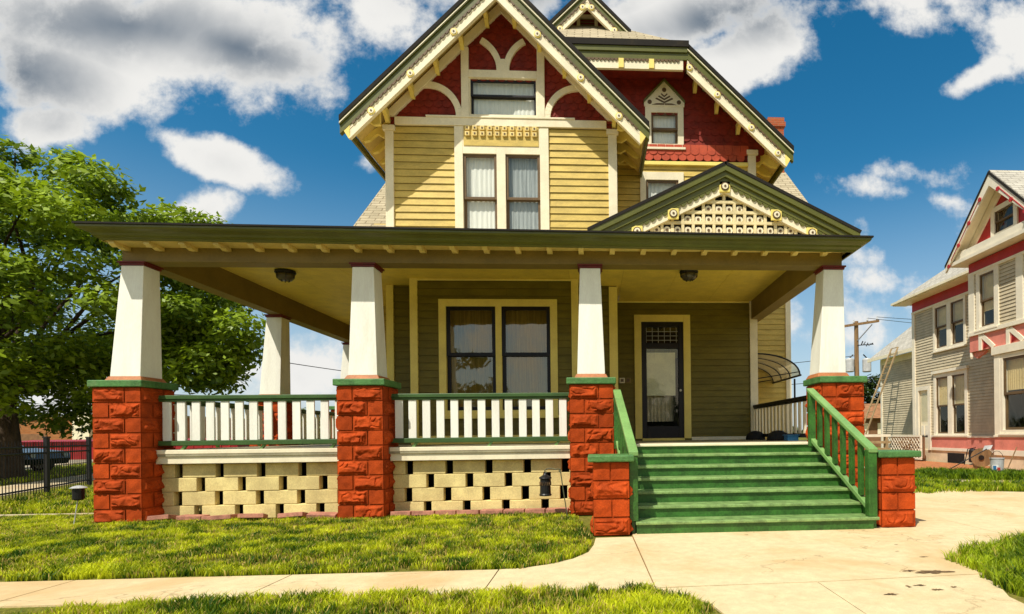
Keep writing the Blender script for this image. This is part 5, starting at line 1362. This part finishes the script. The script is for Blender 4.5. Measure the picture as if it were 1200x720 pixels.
m = MB(); m.box(NX, 16, 5.02, 5.04, 0, 5.9); m.build('wall', M['nfound'], N)

# ladder leaning on the rear wing
t = thing('ladder', 'long wooden ladder leaning on the eave of the neighbouring house', 'ladder', (11.3, 16.4, 0))
A, B_ = Vector((11.3, 16.4, 0)), Vector((13.16, 16.4, 4.75)); dv = (B_ - A).normalized(); sv = Vector((0, .27, 0))
for s in (-1, 1):
    m = MB(); m.tube([A + sv * s, B_ + sv * s], .038, 5); m.build('stile', M['greywood'], t)
k = .3; Lr = (B_ - A).length
while k < Lr:
    p = A + dv * k; m = MB(); m.tube([p - sv, p + sv], .02, 5); m.build('rung', M['greywood'], t); k += .3

# ---- yard things by the neighbour house
t = thing('lattice_screen', 'white diagonal lattice screen below the neighbouring side door', 'lattice', (11.6, 11.5, 0))
fs = Fr((11.75, 0, 0), (0, -1, 0), (-1, 0, 0)); a0, a1, z0, z1 = -14.4, -12.1, .12, .88
m = MB(); a = a0 - (z1 - z0)
while a < a1:
    for s in (1, -1):
        p0, p1 = (a, z0 if s > 0 else z1), (a + (z1 - z0), z1 if s > 0 else z0)
        (x0, q0), (x1, q1) = p0, p1
        if x0 < a0: q0 += (a0 - x0) * s; x0 = a0
        if x1 > a1: q1 -= (x1 - a1) * s; x1 = a1
        if x1 - x0 > .05: fpoly(m, fs, [(x0, q0 - .022), (x1, q1 - .022), (x1, q1 + .022), (x0, q0 + .022)], .0 if s > 0 else .012, .011 if s > 0 else .023)
    a += .19
m.build('slats', M['nwhite'], t)
m = MB(); fbox(m, fs, a0, a1, z0, z1, -.16, -.14); m.build('backing', M['shed'], t)  # brown sheet added to paint a shadow tone into the lattice gaps
m = MB(); fbox(m, fs, a0 - .05, a1 + .05, z1, z1 + .06, -.02, .04); fbox(m, fs, a0 - .05, a1 + .05, z0 - .06, z0, -.02, .04); fbox(m, fs, a0 - .06, a0, z0, z1, -.02, .039); fbox(m, fs, a1, a1 + .06, z0, z1, -.02, .039); m.build('frame', M['nwhite'], t)
t = thing('wood_fence', 'short raw timber fence panel behind the right step pier', 'fence', (9.6, 14, 0))
m = MB()
for i in range(5): m.box(9.0 + i * .21, 9.18 + i * .21, 13.5, 13.53, .1, .95)
m.build('boards', M['pinewood'], t)
for x in (8.95, 10.1): 
    m = MB(); m.box(x, x + .09, 13.54, 13.63, 0, 1.1); m.build('post', M['pinewood'], t)
m = MB(); m.box(8.94, 10.2, 13.535, 13.58, .96, 1.04); m.build('rail', M['pinewood'], t)
t = thing('plank_rack', 'stack of pale planks on trestles between timber fence and lattice', 'planks', (10.8, 14, 0))
for k, z in enumerate((.35, .62, .88)):
    m = MB(); m.box(10.25, 11.6, 13.9, 14.05, z, z + .1); m.build('plank', M['greywood' if k < 2 else 'nwhite'], t, bevel=.005)
for x in (10.35, 11.4):
    m = MB(); m.box(x, x + .08, 13.88, 14.08, 0, .88); m.build('leg', M['greywood'], t)
t = thing('outbuilding', 'low brown outbuilding with tiled roof far behind the neighbouring house', 'shed', (22, 34, 0))
m = MB(); m.box(18.0, 24, 32, 36, 0, 2.1); m.build('wall', M['shed'], t)
m = MB(); m.ext([(17.6, 31.5, 2.05), (17.6, 36.5, 2.05), (17.6, 34, 3.2)], (6.8, 0, 0)); m.build('roof', paint('brown_roof', (.34, .16, .07), rough=.9, var=.3), t)
m = MB(); m.box(18.6, 19.6, 31.95, 31.999, .9, 1.7); m.box(20.3, 21.3, 31.95, 31.999, .9, 1.7); m.build('window', M['trim'], t)
m = MB(); m.poly([(7.4, 6.6, -.004), (8.6, 6.7, -.004), (11.1, 5.6, -.004), (11.1, 7.4, -.004), (12.1, 7.4, -.004), (12.1, 13.4, -.004), (11.0, 13.4, -.004), (8.8, 8.2, -.004)]); tag(m.build('flower_bed', M['mulch']), kind='structure')
m = MB(); m.poly([(5.0, 6.0, -.006), (5.7, 5.3, -.006), (6.6, 4.7, -.006), (9.0, 3.3, -.006), (12.5, 2.7, -.006), (12.5, 3.3, -.006), (9.2, 3.95, -.006), (7.2, 5.05, -.006), (7.5, 6.5, -.006), (9.0, 8.2, -.006), (9.0, 14, -.006), (5.0, 14, -.006)]); tag(m.build('side_path', M['conc2']), kind='structure')
# bucket
t = thing('bucket', 'white bucket with blue and red label standing on the ground cover bed', 'bucket', (9.95, 5.75, 0))
m = MB(); m.lathe([(.13, 0), (.155, .36), (.165, .37), (.165, .39), (.15, .39)], (9.95, 5.75, .02), 20); m.build('body', M['galv'], t, smooth=False)
def patch(cx, cyy, r0, r1, a0, a1, z0, z1, mat, nm):
    m = MB(); n = 8
    for i in range(n):
        q0 = R(a0 + (a1 - a0) * i / n); q1 = R(a0 + (a1 - a0) * (i + 1) / n); e = .003
        m.quad((cx + (r0 + e) * math.cos(q0), cyy + (r0 + e) * math.sin(q0), z0), (cx + (r0 + e) * math.cos(q1), cyy + (r0 + e) * math.sin(q1), z0), (cx + (r1 + e) * math.cos(q1), cyy + (r1 + e) * math.sin(q1), z1), (cx + (r1 + e) * math.cos(q0), cyy + (r1 + e) * math.sin(q0), z1))
    m.build(nm, mat, t)
patch(9.95, 5.75, .136, .146, 190, 245, .07, .24, M['carwhite'], 'label_panel'); patch(9.95, 5.75, .139, .147, 200, 228, .09, .22, M['plastic_blue'], 'label_mark'); patch(9.95, 5.75, .139, .144, 234, 262, .10, .18, M['nred'], 'label_mark')
m = MB(); m.tube([(9.95 + .165 * math.cos(q), 5.75, .38 + .2 * math.sin(q)) for q in (math.pi * i / 10 for i in range(11))], .006, 5); m.build('handle', M['lid'], t)
# tools leaning in and beside the bucket
t = thing('shovel', 'long handled shovel leaning beside the bucket', 'shovel', (9.75, 6.2, 0)); m = MB(); m.tube([(9.2, 6.6, .05), (9.98, 6.15, .62)], .014, 6); m.build('handle', M['lid'], t)
m = MB(); m.ext([(9.9, 6.2, .58), (10.05, 6.1, .62), (10.1, 6.1, .72), (9.95, 6.2, .7)], (.02, .02, 0)); m.build('grip', M['galv'], t)
m = MB(); m.ext([(9.05, 6.6, .02), (9.25, 6.5, .02), (9.28, 6.62, .08), (9.12, 6.7, .07)], (0, 0, .012)); m.build('blade', M['galv'], t)
t = thing('rake', 'thin rake leaning on the foundation right of the bucket', 'rake', (10.6, 6.0, 0)); m = MB(); m.tube([(10.25, 5.85, .02), (10.62, 5.95, .66)], .014, 6); m.build('handle', M['pole'], t)
m = MB(); m.tube([(10.15, 5.80, .03), (10.38, 5.86, .03)], .012, 5); m.build('head', M['lid'], t)
# hose reel leaning on the wall
t = thing('hose_reel', 'round wooden cable reel leaning on the neighbouring foundation', 'reel', (10.95, 7.45, 0))
rc = Vector((10.95, 7.7, .34)); ax = Vector((.72, .69, .12)).normalized()
for k in (-.09, .09):
    m = MB(); m.tube([rc + ax * (k - .012), rc + ax * (k + .012)], .27 if k < 0 else .25, 24); m.build('flange', M['pole'], t)
m = MB(); m.tube([rc - ax * .078, rc + ax * .078], .16, 16); m.build('drum', M['lid'], t)
m = MB(); m.tube([rc - ax * .13, rc - ax * .103], .07, 12); m.build('hub', M['lid'], t)
# meter can on the foundation, pots
t = thing('meter_box', 'black round canister hung on the neighbouring foundation beside a thin pipe', 'meter', (12.1, 9.5, .3))
m = MB(); m.lathe([(.06, .08), (.12, .1), (.12, .46), (.09, .5), (.05, .52)], (11.95, 9.55, 0), 14); m.build('canister', M['lid'], t)
m = MB(); m.tube([(11.9, 9.9, .0), (11.95, 9.8, .5), (12.0, 9.5, .55)], .015, 5); m.build('pipe', M['lid'], t)
m = MB(); m.lathe([(.11, 0), (.15, .03), (.16, .25), (.13, .27)], (11.3, 8.35, 0), 14); tag(m.build('pot', M['brown']), 'dark brown pot on the mulch before the neighbouring foundation', 'pot')
# bare shrub in front of the lattice
t = thing('shrub', 'small bare twiggy shrub before the white lattice screen', 'plant', (10.1, 10.0, 0)); r = random.Random(3); m = MB()
for k in range(9):
    a = r.uniform(0, 6.28); s_ = r.uniform(.1, .4); p1 = Vector((10.1 + s_ * .5 * math.cos(a), 10 + s_ * .5 * math.sin(a), .5)); p2 = p1 + Vector((s_ * math.cos(a), s_ * math.sin(a), r.uniform(.1, .35)))
    m.tube([(10.1, 10, 0), p1, p2], [.02, .012, .006], 5)
    for j in range(3):
        e = p1.lerp(p2, r.random()); m.tube([e, e + Vector((r.uniform(-.25, .25), r.uniform(-.25, .25), r.uniform(-.05, .2)))], .006, 4)
m.build('twigs', M['pole'], t)

# ================================================================= SUN, SKY, CAMERA
SV = Vector((.52, .75, -1.32)).normalized()
ld = bpy.data.lights.new('sun', 'SUN'); ld.energy = 5.0; ld.angle = R(.53); ld.color = (1, .95, .85)
lo = bpy.data.objects.new('sun', ld); COL.objects.link(lo); lo.rotation_euler = SV.to_track_quat('-Z', 'Y').to_euler()
wd = bpy.data.worlds.new('World'); sc.world = wd; wd.use_nodes = True; nt = NT(wd.node_tree)
bg = wd.node_tree.nodes['Background']
sky = nt.n('ShaderNodeTexSky'); sky.sky_type = 'NISHITA'; sky.sun_disc = False
sky.sun_elevation = math.asin(-SV.z); sky.sun_rotation = math.atan2(-SV.x, -SV.y); sky.air_density = 1.0; sky.dust_density = .4; sky.ozone_density = 2.5
hs = nt.n('ShaderNodeHueSaturation'); hs.inputs['Saturation'].default_value = 1.4; hs.inputs['Value'].default_value = 1.15; hs.inputs['Hue'].default_value = .485
nt.l(sky.outputs[0], hs.inputs['Color'])
D = nt.n('ShaderNodeTexCoord').outputs['Generated']
sp = nt.n('ShaderNodeSeparateXYZ'); nt.l(D, sp.inputs[0]); dx, dy, dz = sp.outputs
iy = nt.math('DIVIDE', 1.0, nt.math('MAXIMUM', dy, .08))
gx_, gz_ = nt.math('MULTIPLY', dx, iy), nt.math('MULTIPLY', dz, iy)
cb = nt.n('ShaderNodeCombineXYZ'); nt.l(gx_, cb.inputs[0]); nt.l(gz_, cb.inputs[1]); G = cb.outputs[0]
# turbulence that breaks the cloud outlines up
w1 = nt.n('ShaderNodeTexNoise'); w1.inputs['Scale'].default_value = 7; w1.inputs['Detail'].default_value = 9; w1.inputs['Roughness'].default_value = .62; nt.l(G, w1.inputs['Vector'])
w2 = nt.n('ShaderNodeTexNoise'); w2.inputs['Scale'].default_value = 2.4; w2.inputs['Detail'].default_value = 5; w2.inputs['Roughness'].default_value = .5; nt.l(G, w2.inputs['Vector'])
def pxdir(px_, py_):
    f_, cx_, cy_, yaw_, roll_ = 667, 736.6, 509.1, .0593, .0115
    u, w = px_ - cx_, py_ - cy_; c, s = math.cos(roll_), math.sin(roll_); U = u * c - w * s; V = u * s + w * c
    X, Y, Z = U / f_, 1, -V / f_; c, s = math.cos(yaw_), math.sin(yaw_); X, Y = X * c + Y * s, -X * s + Y * c
    return X / Y, Z / Y
BL = [(215, 40, 245, 75, -4, 1.0), (60, 150, 62, 34, 10, .9), (110, 95, 110, 60, 0, .9), (330, 75, 110, 70, -12, 1), (262, 190, 92, 26, -20, .85), (235, 248, 48, 24, 25, .75), (440, 185, 40, 20, 0, .4), (200, 255, 50, 12, 0, .6),
      (455, 20, 80, 60, 0, .7), (560, -10, 120, 50, 0, .8), (790, 20, 150, 60, 10, 1.0), (870, 62, 120, 55, 25, 1.0), (1010, 6, 150, 28, 8, .45), (1150, 85, 62, 20, 28, .65), (1085, 25, 85, 26, 0, .4), (1185, 45, 45, 40, 20, .5),
      (1030, 222, 150, 14, -8, .16), (1085, 205, 70, 18, -6, .30), (1110, 235, 90, 10, -8, .2), (950, 215, 60, 8, 0, .1), (1060, 300, 120, 12, 4, .05),
      (350, 440, 90, 40, 0, .5), (120, 470, 90, 40, 0, .9), (960, 380, 160, 50, 0, .25), (1040, 330, 80, 20, 0, .2)]
mask = None; core = None; NBIG = 5
BL += [(150, 30, 190, 52, -4, 1.2), (30, 85, 95, 55, 0, .8), (275, 55, 120, 40, -15, 1.1), (640, -5, 150, 36, 0, 1.0), (840, 22, 170, 42, 14, 1.1)]
for (bx_, by_, rx_, ry_, rot_, amp) in BL:
    X, Z = pxdir(bx_, by_)
    mp = nt.n('ShaderNodeMapping'); mp.vector_type = 'TEXTURE'; mp.inputs['Location'].default_value = (X, Z, 0); mp.inputs['Rotation'].default_value = (0, 0, R(rot_)); mp.inputs['Scale'].default_value = (rx_ / 667, ry_ / 667, 1)
    nt.l(G, mp.inputs['Vector']); vl = nt.n('ShaderNodeVectorMath', operation='LENGTH'); nt.l(mp.outputs[0], vl.inputs[0])
    v = nt.math('MULTIPLY', nt.math('SUBTRACT', 1.0, vl.outputs['Value']), amp)
    if BL.index((bx_, by_, rx_, ry_, rot_, amp)) >= len(BL) - NBIG: core = v if core is None else nt.math('MAXIMUM', core, v)
    else: mask = v if mask is None else nt.math('MAXIMUM', mask, v)
front_w = nt.sstep(dy, .08, .3)
trb = nt.math('ADD', nt.math('MULTIPLY', nt.math('SUBTRACT', w1.outputs[0], .5), 2.0), nt.math('MULTIPLY', nt.math('SUBTRACT', w2.outputs[0], .5), 1.1))
dens_f = nt.math('ADD', nt.math('MAXIMUM', mask, -.8), trb)
# broken cloud over the rest of the sky
w3 = nt.n('ShaderNodeTexNoise'); w3.inputs['Scale'].default_value = 2.2; w3.inputs['Detail'].default_value = 8; w3.inputs['Roughness'].default_value = .6; nt.l(D, w3.inputs['Vector'])
dens_b = nt.math('MULTIPLY', nt.math('SUBTRACT', w3.outputs[0], .45), 3.5)
mixd = nt.n('ShaderNodeMix'); mixd.data_type = 'FLOAT'; nt.l(front_w, mixd.inputs[0]); nt.l(dens_b, mixd.inputs[2]); nt.l(dens_f, mixd.inputs[3]); dens = mixd.outputs[0]
al = nt.sstep(dens, -.02, .42)
# cloud shading: bright lit rims, grey thick bellies
w4 = nt.n('ShaderNodeTexNoise'); w4.inputs['Scale'].default_value = 2.6; w4.inputs['Detail'].default_value = 7; w4.inputs['Roughness'].default_value = .5; w4.inputs['Distortion'].default_value = .5
off_ = nt.n('ShaderNodeMapping'); off_.inputs['Location'].default_value = (.31, -.12, 0); nt.l(G, off_.inputs['Vector']); nt.l(off_.outputs[0], w4.inputs['Vector'])
soft = nt.math('ADD', core, nt.math('MULTIPLY', nt.math('SUBTRACT', w4.outputs[0], .5), 2.2))
grey = nt.math('ADD', nt.math('MULTIPLY', nt.sstep(soft, -.45, 1.1), nt.sstep(dens, .05, .7)), nt.math('MULTIPLY', nt.sstep(w4.outputs[0], .4, .7), nt.sstep(dens, .5, 1.1, 0, .3)), True)
ccol = nt.mix(grey, (8.8, 8.7, 8.4), (1.75, 2.2, 2.75))
haze = nt.sstep(dz, .0, .42, .75, 0)
base = nt.mix(haze, hs.outputs[0], (5.6, 6.6, 7.5))
ccol = nt.mix(front_w, (8.6, 8.0, 6.9), ccol)     # warm bright cloud added behind the photographer as fill light
nt.l(nt.mix(nt.math('MULTIPLY', al, nt.sstep(dz, -.02, .06)), base, ccol), bg.inputs['Color'])
bg.inputs['Strength'].default_value = .1

cam = bpy.data.cameras.new('camera'); co = bpy.data.objects.new('camera', cam); COL.objects.link(co); sc.camera = co
f_, cx_, cy_, yaw_, roll_ = 667, 736.6, 509.1, .0593, .0115
cam.sensor_fit = 'HORIZONTAL'; cam.sensor_width = 36; cam.lens = 36 * f_ / 1200
cam.shift_x = -(cx_ - 600) / 1200; cam.shift_y = (cy_ - 360) / 1200
cam.clip_start = .05; cam.clip_end = 4000
co.location = (0, -7.8, 1.10)
co.rotation_euler = (Matrix.Rotation(-yaw_, 3, 'Z') @ Matrix.Rotation(R(90), 3, 'X') @ Matrix.Rotation(-roll_, 3, 'Z')).to_euler()
sc.view_settings.view_transform = 'Standard'; sc.view_settings.look = 'None'; sc.view_settings.exposure = 0; sc.view_settings.gamma = 1
sc.cycles.max_bounces = 6; sc.cycles.transparent_max_bounces = 12; sc.cycles.diffuse_bounces = 4
